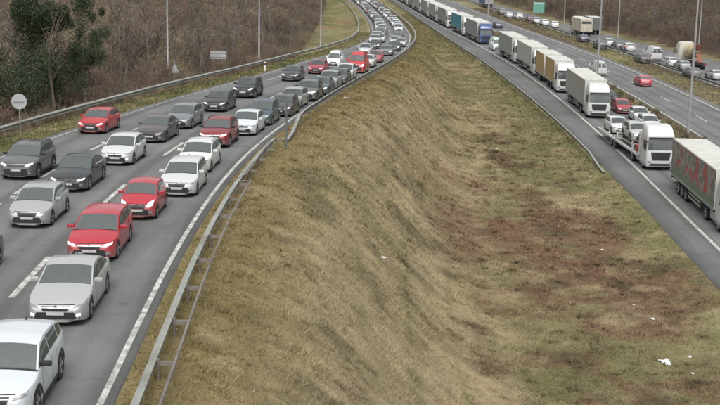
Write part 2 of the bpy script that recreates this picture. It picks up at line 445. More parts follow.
# ------------------------------------------------------------------ roads and their markings
def asphalt(name, base, track):
    m = NT(name)
    uv = m.new('ShaderNodeUVMap'); sep = m.new('ShaderNodeSeparateXYZ'); m.link(uv.outputs[0], sep.inputs[0])
    geo = m.new('ShaderNodeNewGeometry')
    fine = m.noise(26.0, geo.outputs['Position'], 6, 0.8)
    mp = m.new('ShaderNodeMapping'); mp.inputs['Scale'].default_value = (1.0, 0.05, 1.0); m.link(uv.outputs[0], mp.inputs['Vector'])
    streak = m.noise(1.7, mp.outputs[0], 5, 0.65)
    blot = m.noise(0.12, geo.outputs['Position'], 6, 0.7)
    c = m.mix(base, tuple(v*1.32 for v in base), m.ramp(streak, [(0.3, 0.0), (0.7, 1.0)]))
    # polished wheel paths and the oil drip between them
    wv = m.new('ShaderNodeMath', operation='MULTIPLY'); m.link(sep.outputs['X'], wv.inputs[0]); wv.inputs[1].default_value = 2*math.pi/track*2
    co = m.new('ShaderNodeMath', operation='COSINE'); m.link(wv.outputs[0], co.inputs[0])
    c = m.mix(c, tuple(v*0.74 for v in base), m.ramp(co.outputs[0], [(0.2, 0.0), (1.0, 0.75)]))
    c = m.mix(c, m.ramp(blot, [(0.3, 0.72), (0.7, 1.18)]), 1.0, 'MULTIPLY')
    oil = m.noise(0.9, geo.outputs['Position'], 4, 0.6)
    c = m.mix(c, m.ramp(oil, [(0.60, 1.0), (0.74, 0.66)]), 1.0, 'MULTIPLY')
    # sealed cracks
    vo = m.new('ShaderNodeTexVoronoi', feature='DISTANCE_TO_EDGE'); vo.inputs['Scale'].default_value = 0.16
    wob = m.new('ShaderNodeTexNoise'); wob.inputs['Scale'].default_value = 1.1; m.link(geo.outputs['Position'], wob.inputs['Vector'])
    va = m.new('ShaderNodeVectorMath', operation='ADD'); m.link(geo.outputs['Position'], va.inputs[0]); m.link(wob.outputs['Color'], va.inputs[1]); m.link(va.outputs[0], vo.inputs['Vector'])
    c = m.mix(c, m.ramp(vo.outputs['Distance'], [(0.003, 0.86), (0.007, 1.0)]), 1.0, 'MULTIPLY')
    c = m.mix(c, m.ramp(fine, [(0.25, 0.75), (0.75, 1.25)]), 1.0, 'MULTIPLY')
    m.set(Base_Color=c, Roughness=0.82, Specular_IOR_Level=0.35)
    m.bump(fine, 0.25, 0.01)
    return m.mat
M['asphalt'] = asphalt('worn_asphalt', (0.116, 0.120, 0.117), 4.3)
M['asphalt2'] = asphalt('motorway_asphalt', (0.118, 0.121, 0.119), 3.65)
M['shoulder'] = asphalt('shoulder_asphalt', (0.105, 0.106, 0.103), 9.0)
m = NT('road_paint')
geo = m.new('ShaderNodeNewGeometry')
f1, f2 = m.noise(3.0, geo.outputs['Position'], 7, 0.75), m.noise(0.7, geo.outputs['Position'], 5, 0.7)
c = m.mix((0.50, 0.495, 0.47), (0.19, 0.185, 0.172), m.ramp(f1, [(0.42, 0.0), (0.60, 1.0)]))
c = m.mix(c, (0.3, 0.29, 0.27), m.ramp(f2, [(0.5, 0.0), (0.75, 0.6)]))
M['paint'] = m.set(Base_Color=c, Roughness=0.75)

def ribbon(name, xa, xb, y0, y1, zf, mat, n=8, step=2.0, parent=None, skirt=0.0, u0=0.0, uref=None):
    ys = np.linspace(y0, y1, max(2, int((y1-y0)/step)+1)); g = []
    uvs = []
    for y in ys:
        a, b = float(xa(y)), float(xb(y)); z = float(zf(y)); row = []
        for t in np.linspace(0, 1, n+1): row.append((a+(b-a)*t, y, z))
        if skirt: row = [(a-0.05, y, z-skirt)] + row + [(b+0.05, y, z-skirt)]
        ref = float(uref(y)) if uref else a
        uvs.append([(p[0]-ref+u0, y) for p in row]); g.append(row)
    mb = MB().grid(g); me = mb.mesh(name, 0)
    uvl = me.uv_layers.new(name='UVMap'); flat = [q for r in uvs for q in r]
    vi = np.empty(len(me.loops), np.int32); me.loops.foreach_get('vertex_index', vi)
    uvl.data.foreach_set('uv', np.array(flat, np.float32)[vi].ravel())
    for p in me.polygons: p.use_smooth = True
    return obj(name, me, parent, mat)

Y1 = 700
zR = lambda y: 0.0
near_road = P(ribbon('road', eL, lambda y: eR(y)+0.28, -30, Y1, zL, M['asphalt'], 8, 2.0, None, 0.2, 0, eR), kind='structure')
near_road.name = 'curving_road'
mw = P(ribbon('motorway', lambda y: cA(y)-0.25, hX, -30, Y1, zR, M['asphalt2'], 6, 3.0, None, 0.2, 0, cA), kind='structure')
P(ribbon('shoulder_lane', sG, lambda y: cA(y)-0.25, -30, Y1, zR, M['shoulder'], 4, 3.0, None, 0.2), kind='structure')
mw2 = P(ribbon('motorway', c2a, lambda y: c2b(y)+0.8, -30, Y1, zR, M['asphalt2'], 6, 3.0, None, 0.2), kind='structure')
mw3 = P(ribbon('far_road', c3a, c3b, -30, Y1, zR, M['asphalt2'], 6, 3.0, None, 0.2), kind='structure')
PZ = 0.006
zLp = lambda y: zL(y) + PZ
zRp = lambda y: PZ
def line(par, xf, w, y0, y1, zf, name='edge_line', step=2.0):
    return ribbon(name, lambda y: xf(y)-w/2, lambda y: xf(y)+w/2, y0, y1, zf, M['paint'], 1, step, par)
line(near_road, eR, 0.17, -20, Y1, zLp)
line(near_road, lambda y: eL(y)+0.5, 0.10, -20, Y1, zLp)
AB, BC = (lambda y: eR(y)-laneW(y)), (lambda y: eR(y)-2*laneW(y))
for k in range(-2, 31):
    line(near_road, AB, 0.21, 36.7+13.9*k, 41.9+13.9*k, zLp, 'lane_dash', 1.5)
for k in range(-8, 22):
    line(near_road, BC, 0.2, 53.0+4.3*k, 55.3+4.3*k, zLp, 'lane_dash', 1.5)
line(mw, cA, 0.26, -20, Y1, zRp)
line(mw, lambda y: hX(y)-0.4, 0.2, -20, Y1, zRp)
for k in range(-4, 30):
    line(mw, lambda y: cA(y)+3.65, 0.2, 104+17.4*k, 109+17.4*k, zRp, 'lane_dash', 3)
    line(mw2, lambda y: c2a(y)+3.75, 0.22, 134.3+17.4*k, 139.3+17.4*k, zRp, 'lane_dash', 3)
    line(mw3, lambda y: (c3a(y)+c3b(y))/2, 0.2, 142+17.4*k, 147+17.4*k, zRp, 'lane_dash', 3)
line(mw2, lambda y: c2a(y)+0.35, 0.2, -20, Y1, zRp)
line(mw2, lambda y: c2b(y)-0.2, 0.22, -20, Y1, zRp)
line(mw3, lambda y: c3a(y)+0.4, 0.2, -20, Y1, zRp)


# ------------------------------------------------------------------ cars
SPEC = dict(
 hatch=dict(L=4.26, W=1.79, H=1.47, xf=0.86, wb=2.62, r=0.32, belt=(0.93, 1.0), ws=(1.20, 1.93), rw=(3.74, 4.06), side=(1.3, 3.80), pil=(2.42, 3.38),
   top=[(0,.58),(.04,.68),(.15,.76),(.5,.86),(1.12,.98),(1.2,1.0),(1.95,1.41),(2.5,1.47),(3.2,1.45),(3.7,1.39),(4.08,1.05),(4.2,.92),(4.26,.70)]),
 city=dict(L=3.46, W=1.63, H=1.47, xf=0.7, wb=2.34, r=0.29, belt=(0.95, 1.02), ws=(0.88, 1.5), rw=(3.1, 3.36), side=(0.98, 3.08), pil=(2.05, 2.8),
   top=[(0,.56),(.04,.70),(.25,.84),(.6,.95),(.85,1.02),(1.52,1.42),(1.95,1.47),(2.6,1.46),(3.08,1.39),(3.36,1.0),(3.46,.7)]),
 sedan=dict(L=4.86, W=1.84, H=1.45, xf=0.96, wb=2.82, r=0.335, belt=(0.92, 1.0), ws=(1.45, 2.24), rw=(3.66, 4.28), side=(1.55, 4.02), pil=(2.75, 3.66),
   top=[(0,.56),(.05,.66),(.2,.74),(.7,.86),(1.35,.96),(1.45,.98),(2.27,1.39),(2.8,1.45),(3.3,1.42),(3.65,1.34),(4.3,1.07),(4.72,1.03),(4.82,.95),(4.86,.7)]),
 suv=dict(L=4.48, W=1.85, H=1.64, xf=0.88, wb=2.68, r=0.36, belt=(1.06, 1.14), ws=(1.22, 1.9), rw=(3.98, 4.3), side=(1.32, 4.0), pil=(2.48, 3.5), clad=True, rails=True,
   top=[(0,.66),(.04,.84),(.18,.94),(.6,1.03),(1.15,1.11),(1.22,1.13),(1.92,1.56),(2.45,1.64),(3.4,1.62),(3.95,1.54),(4.32,1.15),(4.43,1.0),(4.48,.75)]),
 wagon=dict(L=4.58, W=1.80, H=1.48, xf=0.88, wb=2.65, r=0.32, belt=(0.94, 1.0), ws=(1.22, 1.98), rw=(4.14, 4.44), side=(1.32, 4.2), pil=(2.46, 3.42), rails=True,
   top=[(0,.58),(.04,.68),(.15,.76),(.5,.86),(1.14,.98),(1.22,1.0),(2.0,1.42),(2.6,1.48),(3.5,1.47),(4.1,1.41),(4.46,1.05),(4.54,.92),(4.58,.70)]),
 mpv=dict(L=4.35, W=1.82, H=1.64, xf=0.86, wb=2.68, r=0.32, belt=(1.0, 1.06), ws=(0.98, 1.85), rw=(3.95, 4.22), side=(1.1, 3.95), pil=(2.4, 3.4),
   top=[(0,.60),(.04,.74),(.2,.86),(.6,.98),(.92,1.06),(1.88,1.55),(2.45,1.64),(3.4,1.62),(3.92,1.53),(4.24,1.1),(4.31,.95),(4.35,.7)]),
 van=dict(L=5.5, W=2.0, H=2.42, xf=0.95, wb=3.2, r=0.34, belt=(1.28, 1.32), ws=(0.86, 1.52), rw=None, side=(0.98, 2.28), pil=(2.3, 2.31),
   top=[(0,.72),(.04,.95),(.18,1.1),(.6,1.27),(.84,1.36),(1.56,2.1),(1.85,2.34),(2.3,2.42),(5.28,2.40),(5.42,2.34),(5.47,1.5),(5.5,.75)]),
 jeep=dict(L=4.35, W=1.86, H=1.86, xf=0.78, wb=2.6, r=0.38, belt=(1.14, 1.18), ws=(1.35, 1.72), rw=(4.24, 4.31), side=(1.42, 4.1), pil=(2.35, 3.25), clad=True, rails=True,
   top=[(0,.75),(.03,1.0),(.12,1.09),(.7,1.14),(1.34,1.18),(1.74,1.76),(1.95,1.84),(3.2,1.86),(4.12,1.83),(4.22,1.78),(4.32,1.1),(4.35,.8)]))

FR_TOP = [1.0, 0.94, 0.7, 0.45, 0.2, 0.0]
FR_SIDE = [(0.0, .975), (0.18, 1.0), (0.42, 1.005), (0.62, .99), (0.80, .985), (0.93, .965), (1.0, .945)]
FR_GH = [0.10, 0.5, 0.86, 1.0]
_car = {}
def car_meshes(kind):
    """lofts the body of one kind of car and the parts that lie on it"""
    if kind in _car: return _car[kind]
    S = SPEC[kind]; L, W, r = S['L'], S['W'], S['r']; xw = (S['xf'], S['xf']+S['wb']); ra = r + 0.055
    tx, tz = zip(*S['top'])
    fine = np.linspace(0, L, 500)
    zt_ = np.interp(fine, tx, tz); kk = np.ones(13)/13
    zs = np.convolve(np.pad(zt_, 6, 'edge'), kk, 'valid')
    wsx = np.array([0, .03, .10, .22, .45, .8, L*0.5, L-.9, L-.45, L-.15, L-.04, L]); 
    blunt = 0.9 if kind in ('van', 'jeep') else 1.0
    wv = np.array([.66, .74, .835, .905, .965, .99, 1.0, .99, .965, .91, .85, .78])
    if kind in ('van', 'jeep'): wv = np.array([.76, .84, .91, .95, .985, 1.0, 1.0, 1.0, .995, .975, .95, .92])
    st = set(np.round(np.linspace(0, L, 40), 3)) | {.02, .05, .1, .16} | {L-.02, L-.05}
    for a in S['ws'] + (S['rw'] or ()) + S['side'] + S['pil']: st.add(round(a, 3))
    for p in S['pil']: st |= {round(p+0.07, 3)}
    for w in xw:
        for q in (-1.02, -1, -.94, -.78, -.5, -.2, .2, .5, .78, .94, 1, 1.02): st.add(round(w+q*ra, 3))
    st = np.array(sorted(x for x in st if 0 <= x <= L))
    st = st[np.r_[True, np.diff(st) > 0.008]]
    zf = 0.16 if kind not in ('suv', 'jeep') else 0.2
    ringL = []
    for s in st:
        w = W/2*np.interp(s, wsx, wv); zt = float(np.interp(s, fine, zs)); cab = sm(0, 1, (zt-0.9)/0.4)
        crown = 0.055
        zb = min(float(np.interp(s, [S['ws'][0], L-0.3], S['belt'])), zt-crown)
        zbot = zf + 0.07*sm(0.35, 0.0, s) + 0.12*sm(L-0.4, L, s)
        for c in xw:
            if abs(s-c) <= ra*1.001: zbot = max(zbot, r + math.sqrt(max(0, ra*ra-(s-c)**2)))
        zbot = min(zbot, zb-0.06)
        y = s - L/2; ring = [(0, y, zf), (w-0.27, y, zf), (w-0.27, y, max(zbot, zf+0.004))]
        for t, q in FR_SIDE: ring.append((w*q, y, zbot+(zb-zbot)*t))
        hg = max(0.0, zt-crown-zb); wb_ = w*0.945-0.012; ins = hg*0.30
        for t in FR_GH: ring.append((wb_-ins*t*(0.72+0.28*t), y, zb+hg*t + 0.001))
        we = ring[-1][0]
        for q in FR_TOP[1:]: ring.append((we*q, y, zb+hg+crown*(1-q*q)*1.0+0.001))
        ringL.append(ring)
    nR = len(ringL[0]); body = MB()
    full = [rg + [(-p[0], p[1], p[2]) for p in rg[-2:0:-1]] for rg in ringL]
    nF = len(full[0]); V = [p for rg in full for p in rg]; Fc = []
    for i in range(len(full)-1):
        for j in range(nF): Fc.append((i*nF+j, i*nF+(j+1) % nF, (i+1)*nF+(j+1) % nF, (i+1)*nF+j))
    Fc.append(tuple(range(nF))[::-1]); Fc.append(tuple((len(full)-1)*nF+j for j in range(nF)))
    body.add(V, Fc); out = {'body': body.mesh('body', 42)}
    i_gh = 3+len(FR_SIDE); i_top = i_gh+len(FR_GH)-1; drop = set()
    for i in range(len(st)-1):
        a, b = st[i], st[i+1]
        inside = lambda r_: r_ and a >= r_[0]-1e-3 and b <= r_[1]+1e-3
        js = []
        if inside(S['ws']) or inside(S['rw']): js += list(range(i_top+1, nR-1))
        hgt = min(ringL[i][i_top][2]-ringL[i][i_gh-1][2], ringL[i+1][i_top][2]-ringL[i+1][i_gh-1][2])
        pl_ = S['pil']
        if hgt >= 0.10 and any(inside(r_) for r_ in ((S['side'][0], pl_[0]), (pl_[0]+.07, pl_[1]), (pl_[1]+.07, S['side'][1])) if r_[1]-r_[0] >= .12): js += [i_gh, i_gh+1]
        for j in js: drop |= {(i, j), (i, nF-j-1)}
    ob_ = MB(); ob_.add(V, [f for q, f in enumerate(Fc) if q >= (len(full)-1)*nF or (q//nF, q % nF) not in drop]); out['body_open'] = ob_.mesh('body', 42)
    # seats and dashboard seen through the glass
    bl = S['belt'][0]; y0 = S['ws'][0]-L/2; ye = (S['rw'] or S['ws'])[0]-L/2; hw = W/2*.80
    out['dash'] = MB().box(-hw, hw, y0+.10, y0+.62, bl-.30, bl-.035, .05).mesh('dashboard')
    out['tub'] = MB().box(-hw, hw, y0+.1, max(ye, y0+2)+.1, zf+.03, bl-.42).mesh('cabin_floor')
    def seat_mesh(w_, y_):
        sb = MB().box(-w_, w_, y_-.42, y_+.05, bl-.5, bl-.36, .05)
        bk = MB().box(-w_, w_, -.07, .07, 0, .62, .06); hd = MB().box(-.13, .13, -.05, .05, .66, .84, .04)
        for q in (bk, hd): sb.add([(x, y_+y+.28*z, bl-.40+z) for x, y, z in q.v], q.f)
        return sb.mesh('seat')
    out['seat'] = seat_mesh(.25, y0+1.28); out['bench'] = seat_mesh(.58, y0+2.12)
    q_ = np.linspace(0, 2*math.pi, 17); out['wheel_st'] = MB().tube([(.18*math.cos(a), y0+.68+.06*math.sin(a), bl-.06+.17*math.sin(a)) for a in q_], .016, 5, False).mesh('steering_wheel')

    bvh = BVHTree.FromPolygons([Vector(p) for p in V], [f for f in Fc if len(f) == 4] + [Fc[-1], Fc[-2]])
    i_gh = 3+len(FR_SIDE); i_top = i_gh+len(FR_GH)-1
    def band(j0, j1, s0, s1, mirror=False, off=0.006, hmin=0.0):
        rowsg = []
        for s, rg in zip(st, ringL):
            if s < s0-1e-3 or s > s1+1e-3: continue
            if rg[i_top][2]-rg[i_gh-1][2] < hmin: continue
            rowsg.append([rg[j] for j in range(j0, j1+1)])
        if len(rowsg) < 2: return None
        g = []
        for i, rw_ in enumerate(rowsg):
            o = []
            for j, p in enumerate(rw_):
                a, b = Vector(rowsg[min(i+1, len(rowsg)-1)][j])-Vector(rowsg[max(i-1, 0)][j]), Vector(rw_[min(j+1, len(rw_)-1)])-Vector(rw_[max(j-1, 0)])
                n = a.cross(b)
                if n.length < 1e-9: n = Vector((1, 0, 0))
                n.normalize()
                if n.x*p[0] < 0 or (abs(p[0]) < 0.05 and n.z < 0): n = -n
                if n.z < -0.3: n = -n
                q = Vector(p)+n*off; o.append((q.x, q.y, q.z))
            g.append(o)
        return g
    def outward(mb_, d):
        f = mb_.f[len(mb_.f)//2]; a, b, c = (Vector(mb_.v[i]) for i in f[:3])
        if (b-a).cross(c-a).dot(d) < 0: mb_.f = [q[::-1] for q in mb_.f]
        return mb_
    def window(name, s0, s1):
        g = band(i_top+1, nR-1, s0, s1)
        g = [rg + [(-p[0], p[1], p[2]) for p in rg[-2::-1]] for rg in g]
        out[name] = outward(MB().grid(g), Vector((0, 0, 1))).mesh(name, 60)
    window('windscreen', *S['ws'])
    if S['rw']: window('rear_window', *S['rw'])
    a, b = S['side']; pl = S['pil']; sides = []
    for (u, v) in ((a, pl[0]), (pl[0]+0.07, pl[1]), (pl[1]+0.07, b)):
        if v-u < 0.12: continue
        g = band(i_gh, i_gh+2, u, v, hmin=0.10)
        if g: sides.append(g)
    for k, g in enumerate(sides):
        out['sideR%d' % k] = outward(MB().grid(g), Vector((1, 0, 0))).mesh('side_window', 60)
        out['sideL%d' % k] = outward(MB().grid([[(-p[0], p[1], p[2]) for p in rg] for rg in g]), Vector((-1, 0, 0))).mesh('side_window', 60)
    def patch(outline, axis, off=0.012, n=5, m_=3, mirror=0):
        """outline: 4 corners (lateral, height); dropped on to the body from the front, rear or side"""
        (a0, a1, a2, a3) = [Vector((*p, 0)) for p in outline]; g = []
        for i in range(m_+1):
            row = []
            for j in range(n+1):
                s, t = j/n, i/m_
                q = (a0*(1-s)+a1*s)*(1-t)+(a3*(1-s)+a2*s)*t
                if axis == 'f': o, d = Vector((q.x, -L, q.y)), Vector((0, 1, 0))
                elif axis == 'r': o, d = Vector((q.x, L, q.y)), Vector((0, -1, 0))
                else: o, d = Vector((3*axis, q.x, q.y)), Vector((-axis, 0, 0))
                h = bvh.ray_cast(o, d)
                if h[0] is None: h = bvh.find_nearest(o + d*(L/2 if axis in ('f', 'r') else 2.2))
                p = h[0] - d*off*1.0 + (Vector((0, 0, off*0.4)) if axis in ('f', 'r') else Vector((0, 0, 0)))
                row.append(tuple(p))
            g.append(row)
        mb = MB().grid(g)
        return mb
    w2 = W/2; hz = float(np.interp(.1, fine, zs)); k = hz/0.74
    hl = [(w2*.54, .615*k), (w2*.88, .675*k), (w2*.89, .755*k), (w2*.58, .69*k)]
    if kind == 'city': hl = [(w2*.50, .60), (w2*.84, .66), (w2*.87, .86), (w2*.60, .78)]
    if kind == 'jeep': hl = [(w2*.58, .80), (w2*.80, .80), (w2*.80, .98), (w2*.58, .98)]
    if kind == 'van': hl = [(w2*.60, .80), (w2*.90, .86), (w2*.91, 1.10), (w2*.72, 1.02)]
    out['headR'] = patch(hl, 'f', 0.012).mesh('headlight'); out['headL'] = patch([(-x, z) for x, z in hl], 'f', 0.012).mesh('headlight')
    out['grille'] = patch([(-w2*.46, .585*k), (w2*.46, .585*k), (w2*.50, .685*k), (-w2*.50, .685*k)], 'f', 0.010, 6, 2).mesh('grille')
    out['grille2'] = patch([(-w2*.40, .53*k), (w2*.40, .53*k), (w2*.47, .69*k), (-w2*.47, .69*k)], 'f', 0.012, 6, 3).mesh('grille')
    out['gbar'] = patch([(-w2*.45, .635*k), (w2*.45, .635*k), (w2*.46, .66*k), (-w2*.46, .66*k)], 'f', 0.018, 6, 1).mesh('grille_bar')
    out['intake'] = patch([(-w2*.70, .29), (w2*.70, .29), (w2*.60, .50*k), (-w2*.60, .50*k)], 'f', 0.010, 10, 3).mesh('lower_intake')
    out['chin'] = patch([(-w2*.78, .25), (w2*.78, .25), (w2*.80, .30), (-w2*.80, .30)], 'f', 0.012, 10, 1).mesh('bumper_lip')
    out['plate'] = patch([(-.26, .40*k), (.26, .40*k), (.26, .50*k), (-.26, .50*k)], 'f', 0.022, 2, 1).mesh('number_plate')
    mb = MB(); cz = .66*k; hit = bvh.ray_cast(Vector((0, -L, cz)), Vector((0, 1, 0)))
    fy = hit[0].y if hit[0] else -L/2
    mb.add([(0.062*math.cos(q), fy-0.03, cz+0.055*math.sin(q)) for q in np.linspace(0, 2*math.pi, 12, endpoint=False)] +
           [(0.066*math.cos(q), fy+0.01, cz+0.058*math.sin(q)) for q in np.linspace(0, 2*math.pi, 12, endpoint=False)],
           [tuple(range(12))[::-1]] + [(i, (i+1) % 12, 12+(i+1) % 12, 12+i) for i in range(12)])
    out['badge'] = mb.mesh('badge')
    for s, nm in ((1, 'fogR'), (-1, 'fogL')):
        out[nm] = patch([(s*w2*.66, .33), (s*w2*.80, .34), (s*w2*.80, .43), (s*w2*.68, .42)], 'f', 0.014, 2, 2).mesh('fog_lamp')
    tl = [(w2*.58, .80*k), (w2*.93, .80*k), (w2*.90, .98*k), (w2*.66, .94*k)]
    if kind == 'van': tl = [(w2*.86, .9), (w2*.95, .9), (w2*.94, 1.35), (w2*.86, 1.35)]
    out['tailR'] = patch(tl, 'r', 0.012).mesh('tail_light'); out['tailL'] = patch([(-x, z) for x, z in tl], 'r', 0.012).mesh('tail_light')
    out['rplate'] = patch([(-.26, .62*k), (.26, .62*k), (.26, .73*k), (-.26, .73*k)], 'r', 0.016, 2, 1).mesh('number_plate')
    out['rbumper'] = patch([(-w2*.80, .34), (w2*.80, .34), (w2*.80, .46), (-w2*.80, .46)], 'r', 0.012, 8, 1).mesh('rear_bumper_trim')
    if kind == 'van':
        for s, nm in ((1, 'rdoorR'), (-1, 'rdoorL')):
            out[nm] = patch([(s*.06, 1.45), (s*.78, 1.45), (s*.74, 2.1), (s*.06, 2.1)], 'r', 0.012, 3, 3).mesh('rear_door_window')
    # mirrors, handles, sill trim, rails, wheels
    my, mz = S['ws'][0]+0.30-L/2, S['belt'][0]+0.055
    for s, nm in ((1, 'mirR'), (-1, 'mirL')):
        mb = MB().box(*sorted((s*(w2*.93), s*(w2+0.19))), my-0.05, my+0.07, mz-0.03, mz+0.10, 0.03)
        if kind == 'van': mb = MB().box(*sorted((s*(w2*.93), s*(w2+0.22))), my-0.06, my+0.08, mz, mz+0.32, 0.03)
        out[nm] = mb.mesh('wing_mirror')
    for s, nm in ((1, 'sillR'), (-1, 'sillL')):
        mb = MB(); za = zf+0.005
        z1 = zf+(0.17 if S.get('clad') else 0.09)
        mb = patch([(xw[0]+ra-L/2+.02, za), (xw[1]-ra-L/2-.02, za), (xw[1]-ra-L/2-.02, z1), (xw[0]+ra-L/2+.02, z1)], s, 0.008, 6, 1)
        out[nm] = mb.mesh('sill_trim')
        hs_ = []
        dh = MB()
        for px in (pl[0]-0.22, pl[1]-0.2):
            if px-L/2 > L/2-.9: continue
            z_ = S['belt'][0]-0.10
            g = patch([(px-L/2-.1, z_-.015), (px-L/2+.1, z_-.015), (px-L/2+.1, z_+.02), (px-L/2-.1, z_+.02)], s, 0.03, 2, 1)
            hs_.append(g.mesh('door_handle'))
        out['hand'+nm[-1]] = hs_
        if S.get('clad'):
            rings = []
            for c in xw:
                mb = MB(); g = []
                for q in np.linspace(0, math.pi, 15):
                    row = []
                    for rr in (ra-0.004, ra+0.065):
                        yy, zz = c-L/2+rr*math.cos(q), r+rr*math.sin(q)
                        h = bvh.ray_cast(Vector((3*s, yy, max(zz, zf+.03) + (0.012 if rr < ra else 0))), Vector((-s, 0, 0)))
                        row.append((h[0].x+s*0.012 if h[0] else s*w2*.98, yy, max(zz, zf+.03)))
                    g.append(row)
                rings.append(MB().grid(g).mesh('arch_trim'))
            out['arch'+nm[-1]] = rings
        if S.get('rails'):
            i0, i1 = S['ws'][1]+.12, (S['rw'] or (L-.5,))[0]-.05; pts = []
            for q in np.linspace(i0, i1, 9):
                j = int(np.argmin(abs(st-q))); p = ringL[j][i_top]
                pts.append((s*(p[0]-.045), st[j]-L/2, p[2]+(.055 if .02 < (q-i0)/(i1-i0) < .98 else .0)))
            out['rail'+nm[-1]] = MB().tube(pts, 0.02, 6).mesh('roof_rail')
    an = S['ws'][1]+ (S['L']*0.4 if kind in ('hatch', 'city', 'wagon', 'suv', 'mpv') else 1.2)
    j = int(np.argmin(abs(st-an))); zt = ringL[j][-1][2]
    out['antenna'] = MB().add([(-.02, an-L/2-.09, zt-.01), (.02, an-L/2-.09, zt-.01), (.02, an-L/2+.07, zt-.01), (-.02, an-L/2+.07, zt-.01), (0, an-L/2+.06, zt+.075)], [(0,1,4),(1,2,4),(2,3,4),(3,0,4)]).mesh('antenna')
    g = band(i_top, nR-1, S['ws'][0]-0.075, S['ws'][0]+0.002, off=0.008)
    if g: out['cowl'] = MB().grid([rg + [(-p[0], p[1], p[2]) for p in rg[-2::-1]] for rg in g]).mesh('cowl_trim', 60)
    gaps = []
    for s in (1, -1):
        for px in (S['ws'][0]+.22, pl[0]+.035, pl[1]+.035):
            if abs(px-xw[1]) < ra+.03: px = xw[1]-ra-.04
            if px > L-.7 or px < xw[0]+ra: continue
            gaps.append(patch([(px-L/2-.009, zf+.12), (px-L/2+.009, zf+.12), (px-L/2+.009, S['belt'][0]-.03), (px-L/2-.009, S['belt'][0]-.03)], s, 0.005, 1, 5).mesh('door_gap'))
    out['gaps'] = gaps
    out['hoodgap'] = patch([(-w2*.62, hz*.985-.012), (w2*.62, hz*.985-.012), (w2*.62, hz*.985+.006), (-w2*.62, hz*.985+.006)], 'f', 0.006, 10, 1).mesh('bonnet_gap')
    out['wheelpos'] = [(s*(w2-0.115), c-L/2, r) for c in xw for s in (1, -1)]
    out['spec'] = S
    _car[kind] = out
    return out

_wheel = {}
def wheel_meshes(r, w=0.21):
    key = (round(r, 3), w)
    if key not in _wheel:
        h = w/2
        t = MB().lathe_x([(-h*.8, r*.66), (-h, r*.72), (-h, r*.92), (-h*.8, r*.99), (0, r), (h*.8, r*.99), (h, r*.92), (h, r*.72), (h*.8, r*.66)], 22)
        rim = MB()
        n = 20; vs_, fs = [(h*.86, 0, 0)], []
        for i in range(n):
            q = 2*math.pi*i/n; rr = r*.66; d = h*.90 if i % 4 < 2 else h*.45
            vs_.append((d, rr*.62*math.cos(q), rr*.62*math.sin(q))); vs_.append((h*.92 if i % 4 < 2 else h*.55, rr*math.cos(q), rr*math.sin(q)))
        for i in range(n):
            a, b = 1+2*i, 1+2*((i+1) % n); fs += [(0, a, b), (a, a+1, b+1, b)]
        rim.add(vs_, fs)
        rim.add([(-p[0], p[1], p[2]) for p in vs_], [f[::-1] for f in fs])
        _wheel[key] = (t.mesh('wheel'), rim.mesh('rim', 25))
    return _wheel[key]

def add_wheel(parent, pos, r, w=0.21, rim_mat=None):
    t, rm = wheel_meshes(r, w)
    o = obj('wheel', t, parent, M['rubber']); o.location = pos
    obj('rim', rm, o, rim_mat or M['alloy'])
    return o

def frame_at(p, t, flip=False):
    """matrix for a thing at p whose front (-Y) looks along t"""
    y = -Vector(t).normalized(); x = y.cross(Vector((0, 0, 1))).normalized(); z = x.cross(y)
    return Matrix(((x.x, y.x, z.x, p[0]), (x.y, y.y, z.y, p[1]), (x.z, y.z, z.z, p[2]), (0, 0, 0, 1)))

def tangent(xf, zf, y, d=3.0):
    return Vector((float(xf(y+d)-xf(y-d)), 2*d, float(zf(y+d)-zf(y-d)))).normalized()

